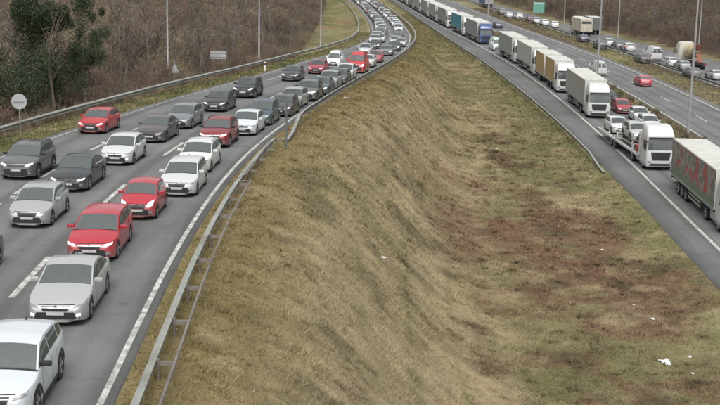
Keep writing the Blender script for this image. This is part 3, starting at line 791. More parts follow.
def car(kind, name, paintc, label, cat, mat4, lod=0, lights=True, metal=0.0, group=None, roof=None, fog=False, noroof=False, front=True, rear=True):
    D = car_meshes(kind); S = D['spec']; pm = paint(paintc, metal)
    t = bpy.data.objects.new(name, None); col.objects.link(t); t.empty_display_size = 0.3
    t.matrix_world = mat4
    P(t, label, cat, group)
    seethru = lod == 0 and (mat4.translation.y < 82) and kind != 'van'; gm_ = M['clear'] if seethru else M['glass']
    obj('body', D['body_open' if seethru else 'body'], t, pm)
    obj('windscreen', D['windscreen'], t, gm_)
    if seethru:
        obj('dashboard', D['dash'], t, M['trim']); obj('cabin_floor', D['tub'], t, M['dark']); obj('rear_bench', D['bench'], t, M['seat'])
        obj('steering_wheel', D['wheel_st'], t, M['black']).location = (.36*S['W']/1.8, 0, 0)
        for sx in (.36, -.36): obj('seat', D['seat'], t, M['seat']).location = (sx*S['W']/1.8, 0, 0)
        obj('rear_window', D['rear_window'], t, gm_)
    for k in D:
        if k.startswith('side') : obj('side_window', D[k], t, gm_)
    for p in D['wheelpos']: add_wheel(t, p, S['r'])
    hm = M['lamp_on'] if lights else M['lens']
    if front:
        for k in ('headR', 'headL'): obj('headlight', D[k], t, hm)
        alt = len(label) % 3; gr = obj('grille', D['grille2' if alt else 'grille'], t, M['black'])
        if alt == 2: obj('grille_bar', D['gbar'], gr, M['chrome'])
        obj('lower_intake', D['intake'], t, M['black'])
        obj('number_plate', D['plate'], t, M['plate'])
    if rear:
        if 'rear_window' in D and not seethru: obj('rear_window', D['rear_window'], t, M['glass'])
        for k in ('tailR', 'tailL'): obj('tail_light', D[k], t, M['tail'])
        for k in ('rdoorR', 'rdoorL'):
            if k in D: obj('rear_door_window', D[k], t, M['glass'])
        if lod < 2:
            obj('number_plate', D['rplate'], t, M['plate']); obj('rear_bumper_trim', D['rbumper'], t, M['black'])
    if lod < 2:
        for k in ('mirR', 'mirL'): obj('wing_mirror', D[k], t, M['black'] if (S.get('clad') or paintc[0] < 0.05) else pm)
        for k in ('sillR', 'sillL'): obj('sill_trim', D[k], t, M['black'])
        if S.get('clad'):
            for k in ('archR', 'archL'):
                for me in D[k]: obj('arch_trim', me, t, M['black'])
        if S.get('rails') and not noroof:
            for k in ('railR', 'railL'): obj('roof_rail', D[k], t, M['chrome'] if paintc[0] > .3 else M['black'])
    if lod < 2 and 'cowl' in D: obj('cowl_trim', D['cowl'], t, M['black'])
    if lod < 1:
        for me in D['gaps']: obj('door_gap', me, t, M['dark'])
        obj('bonnet_gap', D['hoodgap'], t, M['dark'])
        obj('badge', D['badge'], t, M['chrome']); obj('bumper_lip', D['chin'], t, M['black'])
        for k in ('fogR', 'fogL'): obj('fog_lamp', D[k], t, M['lamp_on'] if fog else M['lens'])
        for k in ('handR', 'handL'):
            for me in D[k]: obj('door_handle', me, t, pm)
        obj('antenna', D['antenna'], t, M['black'])
    return t

WHITE, SILVER, GREY, DGREY, BLACK = (0.51,0.525,0.525), (0.42,0.43,0.44), (0.20,0.205,0.21), (0.075,0.075,0.08), (0.018,0.019,0.02)
RED, DRED, PALE, BLUEG, BROWNG, TEAL = (0.37,0.02,0.034), (0.22,0.022,0.025), (0.55,0.6,0.62), (0.07,0.10,0.12), (0.09,0.08,0.078), (0.10,0.18,0.17)
NAVY, LGREEN = (0.03,0.035,0.09), (0.55,0.66,0.58)

def on_near(u, v, kind, dz=0.12):
    """front bumper at a pixel, on the curving road, nose along the road"""
    p = GL(u, v, dz); L = SPEC[kind]['L']
    y = p.y + L/2; t = tangent(eR, zL, y)
    off = p.x - float(eR(p.y))
    x = float(eR(y)) + off
    return frame_at((x, y, float(zL(y))), -t)
NEAR = [
 # u, v, kind, name, colour, metal, lights, label, extra
 (-10,428,'suv','suv',(.53,.57,.6),0,False,'white crossover with shark-fin antenna, nearest car, cut off by the photo corner',{'noroof':True}),
 (55,325,'sedan','sedan',(0.46,0.47,0.47),.35,False,'pearl silver saloon with black lower grille just behind the nearest white crossover',{'fog':True}),
 (89,261,'wagon','hatchback',RED,0,True,'bright red car with lit headlights directly behind the silver saloon',{'noroof':True}),
 (136,219,'city','small_car',RED,0,True,'small bright red city car with big round-topped headlights beside the white lane dash',{}),
 (176,196,'wagon','estate_car',WHITE,0,False,'white estate car right behind the small red city car',{'noroof':True}),
 (192,172,'wagon','estate_car',(0.6,0.62,0.6),0,False,'white estate with roof rails tucked behind another white estate',{}),
 (212,147,'suv','suv',DRED,.2,True,'dark maroon SUV with two lit headlights near the kink of the crash barrier',{}),
 (241,135,'hatch','hatchback',PALE,0,False,'pale hatchback half hidden behind the maroon SUV',{}),
 (255,126,'mpv','people_carrier',BLUEG,.3,False,'blue grey people carrier behind the sign pole, after the pale hatchback',{}),
 (273,119,'hatch','hatchback',DGREY,.3,True,'dark charcoal hatchback with one bright lamp where the far barrier begins',{}),
 (287,108.5,'wagon','estate_car',SILVER,.4,False,'silver grey estate second behind the sign pole by the far barrier',{}),
 (302,102,'suv','suv',(0.14,0.14,0.14),.3,True,'grey SUV third past the barrier gap in the inner lane',{}),
 (315,95,'sedan','sedan',BLUEG,.2,True,'dark teal grey saloon fourth past the barrier gap in the inner lane',{}),
 (325,89,'mpv','people_carrier',(0.36,0.38,0.38),.3,False,'light grey people carrier fifth past the barrier gap',{}),
 (335,84.5,'hatch','hatchback',DGREY,.2,False,'dark hatchback squeezed ahead of the white MPV before the red van',{}),
 (343,79.5,'mpv','people_carrier',WHITE,0,False,'white people carrier right ahead of the boxy red van',{}),
 (355,72.5,'van','panel_van',(0.42,0.035,0.045),0,True,'tall boxy red van standing out in the queue',{'sc':.95}),
 (366,66.5,'hatch','hatchback',WHITE,0,False,'white hatchback following the boxy red van',{}),
 (374,62,'hatch','hatchback',(0.40,0.06,0.08),0,False,'pinkish red hatchback two places behind the red van',{}),
 (385.5,55,'sedan','sedan',(0.20,0.23,0.22),.3,True,'grey saloon with lit lamps on the inside of the bend',{}),
 (394,50.5,'hatch','hatchback',(0.06,0.07,0.065),.2,True,'dark green grey hatchback next to the white line of the bend',{}),
 (400,46.5,'hatch','hatchback',(0.45,0.47,0.46),.2,True,'pale grey hatchback closest to the white line at the bend',{}),
 (26,227,'hatch','hatchback',(0.42,0.43,0.42),.35,False,'silver hatchback with wide chrome-barred grille between the two dashed lines',{}),
 (66,191,'sedan','sedan',(0.028,0.032,0.034),.2,True,'black green saloon with lit headlights behind the silver hatchback',{}),
 (114,164.5,'hatch','hatchback',WHITE,0,False,'white hatchback with a black grille slit in the middle lane',{'fog':True}),
 (148,142,'sedan','sedan',BROWNG,.3,False,'dark brown grey saloon behind the white middle lane hatchback',{}),
 (176,128,'wagon','estate_car',(0.22,0.23,0.24),.4,False,'steel grey estate car following the brown grey saloon',{'noroof':True}),
 (213,111,'hatch','hatchback',BLACK,0,True,'black hatchback with lit headlights, first of two black cars in middle lane',{}),
 (242,97.5,'suv','suv',BLACK,0,True,'black SUV, second of two black cars in the middle lane',{}),
 (289,80.5,'hatch','hatchback',(0.03,0.03,0.028),0,True,'black hatchback alone beside the dashed line, ahead of the dark red hatchback',{}),
 (315,73.2,'hatch','hatchback',(0.30,0.02,0.04),0,True,'crimson hatchback following the lone black hatchback',{}),
 (332,67.5,'van','panel_van',(0.62,0.64,0.64),0,True,'small white van beside the tall red van',{'sc':0.82}),
 (364,54.5,'mpv','people_carrier',(0.5,0.54,0.55),.2,False,'pale silver people carrier behind the white van near the grassy bank',{}),
 (374,48.5,'hatch','hatchback',(0.025,0.027,0.025),0,True,'black hatchback with white lamps at the inner edge of the bend',{}),
 (379.5,42,'hatch','hatchback',WHITE,0,False,'white hatchback just beyond the black one at the bend',{}),
 (15,179,'suv','suv',(0.13,0.13,0.135),.3,True,'grey crossover with one lit lamp at the photo edge by the verge',{}),
 (89,133,'hatch','hatchback',(0.38,0.022,0.03),0,True,'bright red hatchback alone in the lane beside the grass verge',{}),
 (-59,292,'sedan','sedan',BLACK,0,False,'black saloon almost wholly outside the photo edge',{}),
]
rear_y = {}
for i, (u, v, kind, nm, pc, mt, li, lab, ex) in enumerate(NEAR):
    mm = on_near(u, v, kind)
    ex = dict(ex); sc = ex.pop('sc', 1.0); lane = 0 if i < 22 else (1 if i < 35 else i)
    half = SPEC[kind]['L']*sc/2; push = rear_y.get(lane, -99) + 0.75 - (mm.translation.y - half)
    if push > 0:
        y = mm.translation.y; off = mm.translation.x - float(eR(y)); y += push
        mm = frame_at((float(eR(y))+off, y, float(zL(y))), -tangent(eR, zL, y))
    rear_y[lane] = mm.translation.y + half
    sc *= 0.965 if i < 3 else 0.93
    mm = mm @ Matrix.Scale(sc, 4)
    Y = mm.translation.y
    car(kind, nm, pc, lab, {'suv': 'SUV', 'panel_van': 'van', 'jeep': 'jeep', 'people_carrier': 'minivan'}.get(nm, 'car'), mm, 0 if Y < 112 else 1, li, mt,
        'cars queueing on the curving road', rear=Y < 45, **ex)
# the far part of the queue
FARC = [(WHITE,'white'),(WHITE,'white'),(SILVER,'silver'),(GREY,'grey'),(BLACK,'black'),(BLACK,'black'),(DGREY,'dark grey'),(PALE,'pale'),(DRED,'dark red'),(BLUEG,'dark blue grey'),(WHITE,'white')]
for lane, y in ((0, 194.0), (1, 198.0)):
    while y < 440:
        kind = random.choice(['hatch', 'hatch', 'wagon', 'suv', 'mpv', 'sedan', 'city']); pc, cn = random.choice(FARC)
        L = SPEC[kind]['L']; yc = y + L/2
        off = -laneW(yc)*(0.5+lane) + random.uniform(-.25, .25)
        t = tangent(eR, zL, yc)
        if not (lane == 0 and 219 < y < 236):
            where = 'just past the bend' if y < 268 else ('farther up the queue past the bend' if y < 335 else 'at the far end of the queue')
            car(kind, 'queueing_car', pc, 'tiny %s car %s in the %s lane' % (cn, where, 'barrier-side' if lane == 0 else 'verge-side'), 'car',
                frame_at((float(eR(yc))+off, yc, float(zL(yc))), -t), 2, random.random() < .55, 0.0, 'cars queueing past the bend of the curving road', rear=False)
        y += L + random.uniform(1.6, 3.4)


# ------------------------------------------------------------------ lorries
def curtain(name, c, dirt=0.25):
    m = NT(name); v = m.coords('Object')
    sep = m.new('ShaderNodeSeparateXYZ'); m.link(v, sep.inputs[0])
    n1 = m.noise(0.9, v, 6, 0.7)
    mp = m.new('ShaderNodeMapping'); mp.inputs['Scale'].default_value = (1, 2.5, 0.25); m.link(v, mp.inputs['Vector'])
    n2 = m.noise(1.6, mp.outputs[0], 5, 0.7)
    cc = m.mix(c, tuple(x*0.62 for x in c), m.ramp(n2, [(0.35, 0.0), (0.75, 0.8)]))
    cc = m.mix(cc, (0.2, 0.19, 0.17), m.ramp(n1, [(0.45, 0.0), (0.8, dirt*2)]))
    return m.set(Base_Color=cc, Roughness=0.6)
def printed_curtain():
    """white tarpaulin with a red and grey picture print over a green skirt"""
    m = NT('printed_curtain'); v = m.coords('Object')
    sep = m.new('ShaderNodeSeparateXYZ'); m.link(v, sep.inputs[0])
    mp = m.new('ShaderNodeMapping'); mp.inputs['Scale'].default_value = (0, 0.55, 0.75); mp.inputs['Location'].default_value = (0, 0.3, 0.15); m.link(v, mp.inputs['Vector'])
    n1 = m.noise(1.35, mp.outputs[0], 2, 0.4); n2 = m.noise(2.1, mp.outputs[0], 5, 0.7); n3 = m.noise(0.9, v, 6, 0.7)
    c = m.mix((0.24, 0.245, 0.22), (0.11, 0.12, 0.11), m.ramp(n2, [(0.47, 0.0), (0.56, 1.0)]))
    c = m.mix(c, (0.30, 0.07, 0.07), m.ramp(n1, [(0.54, 0.0), (0.56, 1.0)]))
    gr = m.new('ShaderNodeMath', operation='LESS_THAN'); m.link(sep.outputs['Z'], gr.inputs[0]); gr.inputs[1].default_value = 1.85
    c = m.mix(c, (0.12, 0.17, 0.11), gr.outputs[0])
    c = m.mix(c, (0.2, 0.19, 0.17), m.ramp(n3, [(0.45, 0.0), (0.8, 0.5)]))
    return m.set(Base_Color=c, Roughness=0.6)
M['roof_white'] = curtain('trailer_roof', (0.56, 0.56, 0.52), 0.2)
M['frame'] = simple('lorry_chassis', (0.03, 0.03, 0.032), 0.7)
M['tank'] = simple('fuel_tank_metal', (0.4, 0.4, 0.41), 0.4, 0.6)

_cab = {}
def cab_meshes():
    if _cab: return _cab
    lev = [(.34,1.14,.10,2.15),(.40,1.20,.04,2.2),(.75,1.235,.0,2.22),(1.30,1.24,.0,2.24),(1.72,1.24,.03,2.25),(1.80,1.235,.05,2.25),(2.30,1.215,.13,2.25),(2.78,1.19,.22,2.25),
           (2.86,1.19,.20,2.25),(3.05,1.18,.27,2.25),(3.40,1.13,.50,2.25),(3.68,1.06,.85,2.25),(3.80,.98,1.25,2.22),(3.84,.85,1.6,2.15)]
    rings = []
    for z, w, f, b in lev:
        rr = 0.2; ring = []
        for (cx, cy, a0) in ((-w+rr, f+rr, 180), (w-rr, f+rr, 270), (w-.06, b-.06, 0), (-w+.06, b-.06, 90)):
            q = rr if a0 in (180, 270) else .06
            for k in range(5):
                a = R(a0+k*22.5); ring.append((cx+q*math.cos(a), cy+q*math.sin(a), z))
        # bow the front face
        ring = [(x, y-0.05*(1-min(1, (x/w)**2)) if y < f+0.08 else y, zz) for x, y, zz in ring]
        mid = [(w*.5, f-.05*.75, z), (0, f-.05, z)]
        rings.append(ring)
    mb = MB(); n = len(rings[0])
    mb.add([p for r_ in rings for p in r_], [(i*n+j, i*n+(j+1) % n, (i+1)*n+(j+1) % n, (i+1)*n+j) for i in range(len(rings)-1) for j in range(n)] +
           [tuple(range(n))[::-1], tuple((len(rings)-1)*n+j for j in range(n))])
    bvh = BVHTree.FromPolygons([Vector(p) for p in mb.v], mb.f)
    _cab['cab'] = mb.mesh('cab', 40)
    def patch(c, axis, off=0.02, n=8, m_=4):
        g = []
        a0, a1, a2, a3 = [Vector((*p, 0)) for p in c]
        for i in range(m_+1):
            row = []
            for j in range(n+1):
                s, t = j/n, i/m_; q = (a0*(1-s)+a1*s)*(1-t)+(a3*(1-s)+a2*s)*t
                o, d = (Vector((q.x, -3, q.y)), Vector((0, 1, 0))) if axis == 'f' else (Vector((4*axis, q.x, q.y)), Vector((-axis, 0, 0)))
                h = bvh.ray_cast(o, d)
                row.append(tuple((h[0] if h[0] is not None else bvh.find_nearest(o)[0])-d*off))
            g.append(row)
        return MB().grid(g).mesh('patch')
    _cab['screen'] = patch([(-1.12,1.80),(1.12,1.80),(1.08,2.72),(-1.08,2.72)], 'f', .02, 10, 4)
    _cab['grille'] = patch([(-.72,.92),(.72,.92),(.86,1.62),(-.86,1.62)], 'f', .02)
    _cab['intake'] = patch([(-.85,.46),(.85,.46),(.85,.64),(-.85,.64)], 'f', .02)
    for s, k in ((1, 'R'), (-1, 'L')):
        _cab['lamp'+k] = patch([(s*.80,.70),(s*1.12,.72),(s*1.12,.88),(s*.80,.84)], 'f', .02, 3, 2)
        _cab['door'+k] = patch([(.30,1.85),(1.30,1.85),(1.30,2.62),(.52,2.62)], s, .015, 4, 3)
        _cab['mirror'+k] = MB().box(*sorted((s*1.27, s*1.47)), -.02, .12, 1.85, 2.62, .04).box(*sorted((s*1.1, s*1.35)), .06, .12, 2.5, 2.56).mesh('mirror')
    _cab['visor'] = MB().box(-1.08, 1.08, -.02, .16, 2.79, 2.9, .03).mesh('sun_visor')
    _cab['beacons'] = None
    return _cab

def box_body(t, y0, y1, z0, z1, side_mat, rear_mat, roof_mat=None, w=1.275, ribs=14):
    """curtain-sided load body"""
    for s in (1, -1):
        g = []
        for i in range(ribs*4+1):
            y = y0+(y1-y0)*i/(ribs*4); dx = 0.018*math.cos(i/4*2*math.pi)
            g.append([(s*(w-.02+dx), y, z0+.10), (s*(w-.012+dx*.6), y, (z0+z1)/2), (s*(w-.02+dx), y, z1-.06)][::s])
        MB().grid(g).build('curtain', side_mat, t)
        MB().box(*sorted((s*(w-.09), s*(w+.004))), y0, y1, z0-.06, z0+.12).build('side_rail', M['galv'], t)
        MB().box(*sorted((s*(w-.12), s*(w+.006))), y0, y1, z1-.10, z1+.0).build('cant_rail', roof_mat or M['roof_white'], t)
    MB().box(-w+.04, w-.04, y0+.02, y1-.02, z1-.05, z1+.012).build('roof', roof_mat or M['roof_white'], t)
    MB().box(-w+.03, w-.03, y0-.03, y0+.05, z0, z1-.01).build('bulkhead', roof_mat or M['roof_white'], t)
    for s in (1, -1):
        MB().box(*sorted((s*.01, s*(w-.03))), y1-.05, y1+.03, z0, z1-.02).build('rear_door', rear_mat, t)
    MB().box(-w+.1, w-.1, y0, y1, z0-.2, z0-.01).build('floor_frame', M['frame'], t)

def truck_wheels(t, ys, r=.5, dual=True):
    for y in ys:
        for s in (1, -1):
            add_wheel(t, (s*(1.02 if dual else 1.06), y, r), r, .42 if dual else .32)

def tractor(t, cab_c, metal=0.0, lights=False, dark_front=True):
    C = cab_meshes(); pm = paint(cab_c, metal)
    cab = obj('cab', C['cab'], t, pm)
    obj('windscreen', C['screen'], cab, M['glass']); obj('grille', C['grille'], cab, M['black'] if dark_front else pm)
    obj('lower_intake', C['intake'], cab, M['black'])
    for k in 'RL':
        obj('headlight', C['lamp'+k], cab, M['lamp_on'] if lights else M['lens'])
        obj('side_window', C['door'+k], cab, M['glass']); obj('mirror', C['mirror'+k], cab, M['black'])
    obj('sun_visor', C['visor'], cab, M['black'])
    MB().box(-.45, .45, .6, 6.3, .72, .98).build('chassis', M['frame'], t)
    for s in (1, -1):
        MB().box(*sorted((s*.62, s*1.2)), 2.4, 3.7, .45, 1.05, .08).build('fuel_tank', M['tank'], t)
    truck_wheels(t, [1.35], .5, False); truck_wheels(t, [4.95], .5)

def lorry(label, mat4, cab_c, side_mat, kind='artic', metal=0.0, lights=False, dark_front=True, roof=None, group='lorries queueing on the motorway', rear=None):
    t = bpy.data.objects.new('articulated_lorry' if kind == 'artic' else 'lorry_and_trailer', None); col.objects.link(t)
    t.matrix_world = mat4; P(t, label, 'lorry', group)
    tractor(t, cab_c, metal, lights, dark_front)
    rear = rear or M['roof_white']
    if kind == 'artic':
        box_body(t, 2.75, 16.4, 1.2, 4.0, side_mat, rear, roof)
        truck_wheels(t, [11.2, 12.5, 13.8])
        for s in (1, -1):
            MB().box(*sorted((s*1.16, s*1.2)), 6.6, 10.3, .5, .66).box(*sorted((s*1.16, s*1.2)), 6.6, 10.3, .8, .95).build('side_guard', M['galv'], t)
            MB().box(*sorted((s*.75, s*.9)), 6.0, 6.15, .1, 1.0).build('landing_leg', M['frame'], t)
        MB().box(-1.15, 1.15, 15.9, 16.1, .45, .6).build('underrun_bar', M['galv'], t)
    else:
        box_body(t, 2.5, 9.9, 1.05, 4.0, side_mat, rear, roof, ribs=8); box_body(t, 11.2, 18.6, 1.05, 4.0, side_mat, rear, roof, ribs=8)
        MB().box(-.1, .1, 9.5, 12.5, .6, .75).build('drawbar', M['frame'], t)
        MB().box(-.4, .4, 6.0, 9.6, .7, .9).build('rear_chassis', M['frame'], t)
        truck_wheels(t, [7.2, 14.6, 15.9])
    for s in (1, -1):
        MB().box(*sorted((s*.8, s*1.2)), (16.42 if kind == 'artic' else 18.62), (16.46 if kind == 'artic' else 18.66), .85, 1.0).build('tail_light', M['tail'], t)
    return t

laneT = lambda y: cA(y) + 1.75
def on_mw(y, off=0.0, z=0.0, away=False, xf=laneT, pitch=0.0):
    tg = tangent(xf, zR, y+4)
    return frame_at((float(xf(y+2))-2*tg.x/tg.y+off, y, z), tg if away else -tg)
CUR = {k: curtain('curtain_'+k, c) for k, c in dict(white=(.31,.31,.285), grey=(.24,.25,.245), tan=(.40,.27,.11), pale=(.38,.42,.37), teal=(.04,.22,.29), blue=(.06,.12,.26), greygreen=(.26,.29,.26), cream=(.5,.46,.36), darkgrey=(.12,.125,.13)).items()}
CUR['print'] = printed_curtain()
CW, CBLUE = (.52,.53,.52), (.035,.07,.2)
yr = GR(678, 190).y
lorry('lorry with a red and grey picture printed curtain over a green skirt', on_mw(yr-15.6, .6), CW, CUR['print'])
lorry('white artic with a plain pale grey curtain trailer behind the car transporter', on_mw(135.0), CW, CUR['white'], lights=False)
lorry('drawbar lorry with two tan orange curtain bodies', on_mw(158.0), CW, CUR['tan'], 'drawbar', roof=None)
lorry('lorry with a pale green white trailer behind the tan orange one', on_mw(178.0), CW, CUR['pale'])
lorry('lorry with a greenish grey trailer and white cab, behind the pale trailer', on_mw(196.0), CW, CUR['greygreen'])
lorry('blue cab lorry pulling a grey trailer', on_mw(233), CBLUE, CUR['grey'], metal=.1)
lorry('lorry with a turquoise blue trailer side', on_mw(252.5), CW, CUR['teal'])
lorry('white cab lorry with a mid grey trailer behind the turquoise one', on_mw(275), CW, CUR['grey'])
far_l = [('white', 'beige white', 294), ('greygreen', 'grey green', 312), ('white', 'plain white', 331), ('grey', 'slate grey', 349), ('pale', 'pale green', 368), ('white', 'dull white', 386), ('darkgrey', 'dark grey', 405), ('white', 'off white', 423), ('grey', 'mid grey', 442), ('white', 'chalk white', 460)]
for i, (k, wd, y) in enumerate(far_l):
    lorry('small far lorry with %s trailer, number %s behind the turquoise one' % (wd, ['two','three','four','five','six','seven','eight','nine','ten','eleven'][i]), on_mw(y), CW, CUR[k])
car('van', 'panel_van', LGREEN, 'pale green white van between the blue cab lorry and the next trailer', 'van', on_mw(222) @ Matrix.Translation((0, 0, 0)) @ Matrix.Scale(.92, 4), 1, True)

# car transporter with the two cars it carries
ct = bpy.data.objects.new('car_transporter', None); col.objects.link(ct)
ct.matrix_world = on_mw(103.5) @ Matrix.Rotation(R(3.5), 4, 'Z'); P(ct, 'white car transporter lorry carrying two pale cars on a low deck', 'lorry', None)
tractor(ct, CW)
M['deck'] = simple('transporter_deck_paint', (.46,.46,.45), .55, .1, .3)
M['redsteel'] = simple('red_machinery', (.28,.05,.04), .6, 0, .3)
for s in (1, -1):
    MB().box(*sorted((s*1.0, s*1.25)), 2.9, 19.2, .75, .95, .03).build('side_beam', M['deck'], ct)
    MB().box(*sorted((s*.35, s*1.0)), 3.2, 19.0, .88, .93).build('wheel_ramp', M['galv'], ct)
    MB().box(*sorted((s*.4, s*1.02)), 5.8, 11.4, 1.28, 1.34).build('raised_ramp', M['galv'], ct)
    for y in (2.6, 5.0, 10.8, 14.0):
        MB().box(*sorted((s*1.10, s*1.24)), y, y+.16, .9, (3.0 if y < 3 else 1.7 if y < 12 else 1.25)).build('post', M['deck'], ct)
    MB().tube([(s*1.17, 2.7, 2.9), (s*1.17, 5.1, 1.6)], .05).build('brace', M['deck'], ct)
    MB().box(*sorted((s*1.0, s*1.22)), 19.2, 19.3, .6, .9).build('tail_light', M['tail'], ct)
MB().box(-.6, .6, 3.0, 18.6, .55, .80).build('spine', M['frame'], ct)
MB().box(-1.0, -.2, 3.1, 5.0, .95, 1.55, .06).build('winch_box', M['redsteel'], ct)
MB().box(.1, .9, 3.2, 4.8, .95, 1.9, .08).build('tool_locker', M['white'], ct)
truck_wheels(ct, [11.6, 12.9])
def on_deck(y, z, kind, tilt):
    L = SPEC[kind]['L']; base = ct.matrix_world
    return base @ Matrix.Translation((0, y+L/2, z)) @ Matrix.Rotation(tilt, 4, 'X')
car('suv', 'suv', (.50,.51,.51), 'silver white SUV riding on the raised front deck of the transporter', 'SUV', on_deck(6.4, 1.345, 'suv', 0), 1, False, .2)
car('hatch', 'hatchback', (.56,.58,.58), 'white hatchback riding at the tail end of the transporter', 'car', on_deck(13.9, .94, 'hatch', 0), 1, False, 0)

lane2 = lambda y: cA(y) + 5.5
def lane_car(u, v, kind, name, pc, lab, cat='car', away=False, xf=None, lights=True, metal=0.0, lod=1, group=None, z=.1, sc=1.0, rear=True):
    p = GR(u, v, z); L = SPEC[kind]['L']*sc; y = p.y + (L/2)
    xf = xf or cA
    tg = tangent(xf, zR, y); off = p.x - float(xf(p.y))
    mm = frame_at((float(xf(y))+off, y, 0), tg if away else -tg)
    if sc != 1: mm = mm @ Matrix.Scale(sc, 4)
    return car(kind, name, pc, lab, cat, mm, lod, lights, metal, group)
g1 = 'cars passing the lorry queue'
lane_car(625, 113.5, 'hatch', 'hatchback', (.34,.03,.04), 'dark red car with a lit lamp between the white lorry and the hedge', group=g1)
lane_car(611, 104, 'hatch', 'hatchback', (.05,.05,.055), 'dark car mostly hidden behind the white lorry cab', group=g1, lights=False)
lane_car(643, 122, 'hatch', 'hatchback', (.58,.6,.6), 'white car just ahead of the dark red one, by the hedge', group=g1, lights=False)
lane_car(653, 131, 'wagon', 'estate_car', (.6,.62,.61), 'white estate level with the transporter cab, by the hedge', group=g1, lights=False)
g2 = 'vehicles on the open carriageway'
lane_car(601, 75.5, 'van', 'panel_van', WHITE, 'white van on the open carriageway behind a lamp post', 'van', True, c2a, False, group=g2, sc=.88)
lane_car(646, 86.5, 'hatch', 'hatchback', (.42,.02,.05), 'crimson hatchback alone on the open carriageway', 'car', True, c2a, False, group=g2)
lane_car(499, 28, 'hatch', 'hatchback', NAVY, 'small dark blue car far along the open carriageway', 'car', True, c2a, False, group=g2)
g3 = 'queue on the farthest road'
for (u, v, k, nm, pc, lab) in [
 (503,14.5,'suv','suv',(.12,.13,.14),'dark SUV at the back of a row of white cars on the farthest road'),
 (510,17.5,'hatch','hatchback',WHITE,'first of two white cars between dark SUV and dark red car'),
 (520,19,'mpv','people_carrier',WHITE,'white minivan next to the dark red car on the farthest road'),
 (531,21,'hatch','hatchback',(.12,.03,.04),'dark red car under the green sign'),
 (537.5,23.5,'hatch','hatchback',WHITE,'white car under the green sign'),
 (546,25.5,'wagon','estate_car',(.66,.67,.67),'middle of three white cars after the green sign'),
 (555.5,27.5,'hatch','hatchback',(.6,.62,.6),'last of three white cars after the green sign'),
 (585,42,'hatch','hatchback',NAVY,'navy blue car in front of the cream lorry'),
 (603,49,'suv','suv',(.03,.035,.034),'black SUV at the foot of the tall lamp post'),
 (611,46,'hatch','hatchback',WHITE,'white car just behind the black SUV'),
 (620.5,49,'hatch','hatchback',(.11,.12,.14),'slate car between two white cars on the farthest road'),
 (646,63,'sedan','sedan',(.06,.065,.07),'dark saloon near side of the tall white van'),
 (674,66.5,'wagon','estate_car',WHITE,'white estate ahead of the tall white van'),
 (686,70,'hatch','hatchback',(.25,.26,.27),'grey car beside the concrete mixer'),
 (696,77.5,'hatch','hatchback',(.12,.13,.14),'dark grey car below the concrete mixer by the barrier'),
 (719,80,'hatch','hatchback',(.4,.42,.43),'light grey car cut by the photo edge on the farthest road')]:
    lane_car(u, v, k, nm, pc, lab, 'SUV' if k == 'suv' else 'car', True, c3a, False, group=g3, lod=2)
amb = lane_car(631, 51, 'wagon', 'patrol_car', WHITE, 'white car with red orange marking stripe on the farthest road', 'car', True, c3a, False, group=g3, lod=2)
S = SPEC['wagon']
MB().box(-S['W']/2-.012, S['W']/2+.012, -1.3, 1.2, .62, .78).build('marking_stripe', simple('orange_stripe', (.6,.09,.03), .5), amb)
lane_car(656.5, 61, 'van', 'panel_van', WHITE, 'tall white van on the farthest road below the brown scrub', 'van', True, c3a, False, group=g3, lod=1)

def box_lorry_away(u, v, cab_c, sm_, rear, label, y1=9.5):
    p = GR(u, v); y = p.y; tg = tangent(c3a, zR, y); off = p.x-float(c3a(y)); Ln = y1
    yc = y+Ln; mm = frame_at((float(c3a(yc))+off, yc, 0), tangent(c3a, zR, yc))
    t = bpy.data.objects.new('box_lorry', None); col.objects.link(t); t.matrix_world = mm; P(t, label, 'lorry', g3)
    tractor(t, cab_c); box_body(t, 2.5, y1, 1.1, 3.7, sm_, rear, None, ribs=8); truck_wheels(t, [y1-2.0])
    return t
cl = box_lorry_away(586, 37, (.5,.47,.38), CUR['cream'], CUR['cream'], 'cream lorry with white roof on the farthest road')
MB().box(-1.0, 1.0, 9.53, 9.56, 2.7, 3.2).build('rear_window', M['glass'], cl)
box_lorry_away(489, 8, (.05,.1,.25), CUR['blue'], CUR['white'], 'lorry with blue side and pale rear far along the farthest road', 12.0)
box_lorry_away(596, 35, (.03,.03,.03), CUR['darkgrey'], CUR['darkgrey'], 'dark lorry standing beside the cream lorry', 7.5)

# concrete mixer, seen from behind
p = GR(699, 70); yc = p.y+9
mx = bpy.data.objects.new('concrete_mixer', None); col.objects.link(mx)
mx.matrix_world = frame_at((float(c3a(yc))+p.x-float(c3a(p.y)), yc, 0), tangent(c3a, zR, yc)); P(mx, 'concrete mixer lorry with cream drum and rusty chute on the farthest road', 'lorry', g3)
tractor(mx, (.5,.48,.42))
M['drum'] = simple('drum_cream', (.48,.40,.26), .6, 0, .35, 1.2); M['rust'] = simple('rusty_steel', (.2,.07,.04), .8, 0, .4, 2)
dm = MB(); prof = [(0,.5),(.25,.95),(1.3,1.2),(2.5,1.18),(3.7,.75),(4.3,.55)]
dm.lathe_x(prof, 20); ob = dm.build('drum', M['drum'], mx); ob.matrix_parent_inverse = Matrix()
ob.rotation_euler = (0, -R(14), R(90)); ob.location = (0, 3.0, 2.1)
MB().box(-.45, .45, 5.5, 8.9, .7, .98).build('rear_chassis', M['frame'], mx)
MB().add([(-.5,7.4,3.6),(.5,7.4,3.6),(.5,8.2,3.9),(-.5,8.2,3.9),(-.2,7.5,2.9),(.2,7.5,2.9),(.2,7.8,2.9),(-.2,7.8,2.9)], [(0,1,5,4),(1,2,6,5),(2,3,7,6),(3,0,4,7)]).build('hopper', M['rust'], mx)
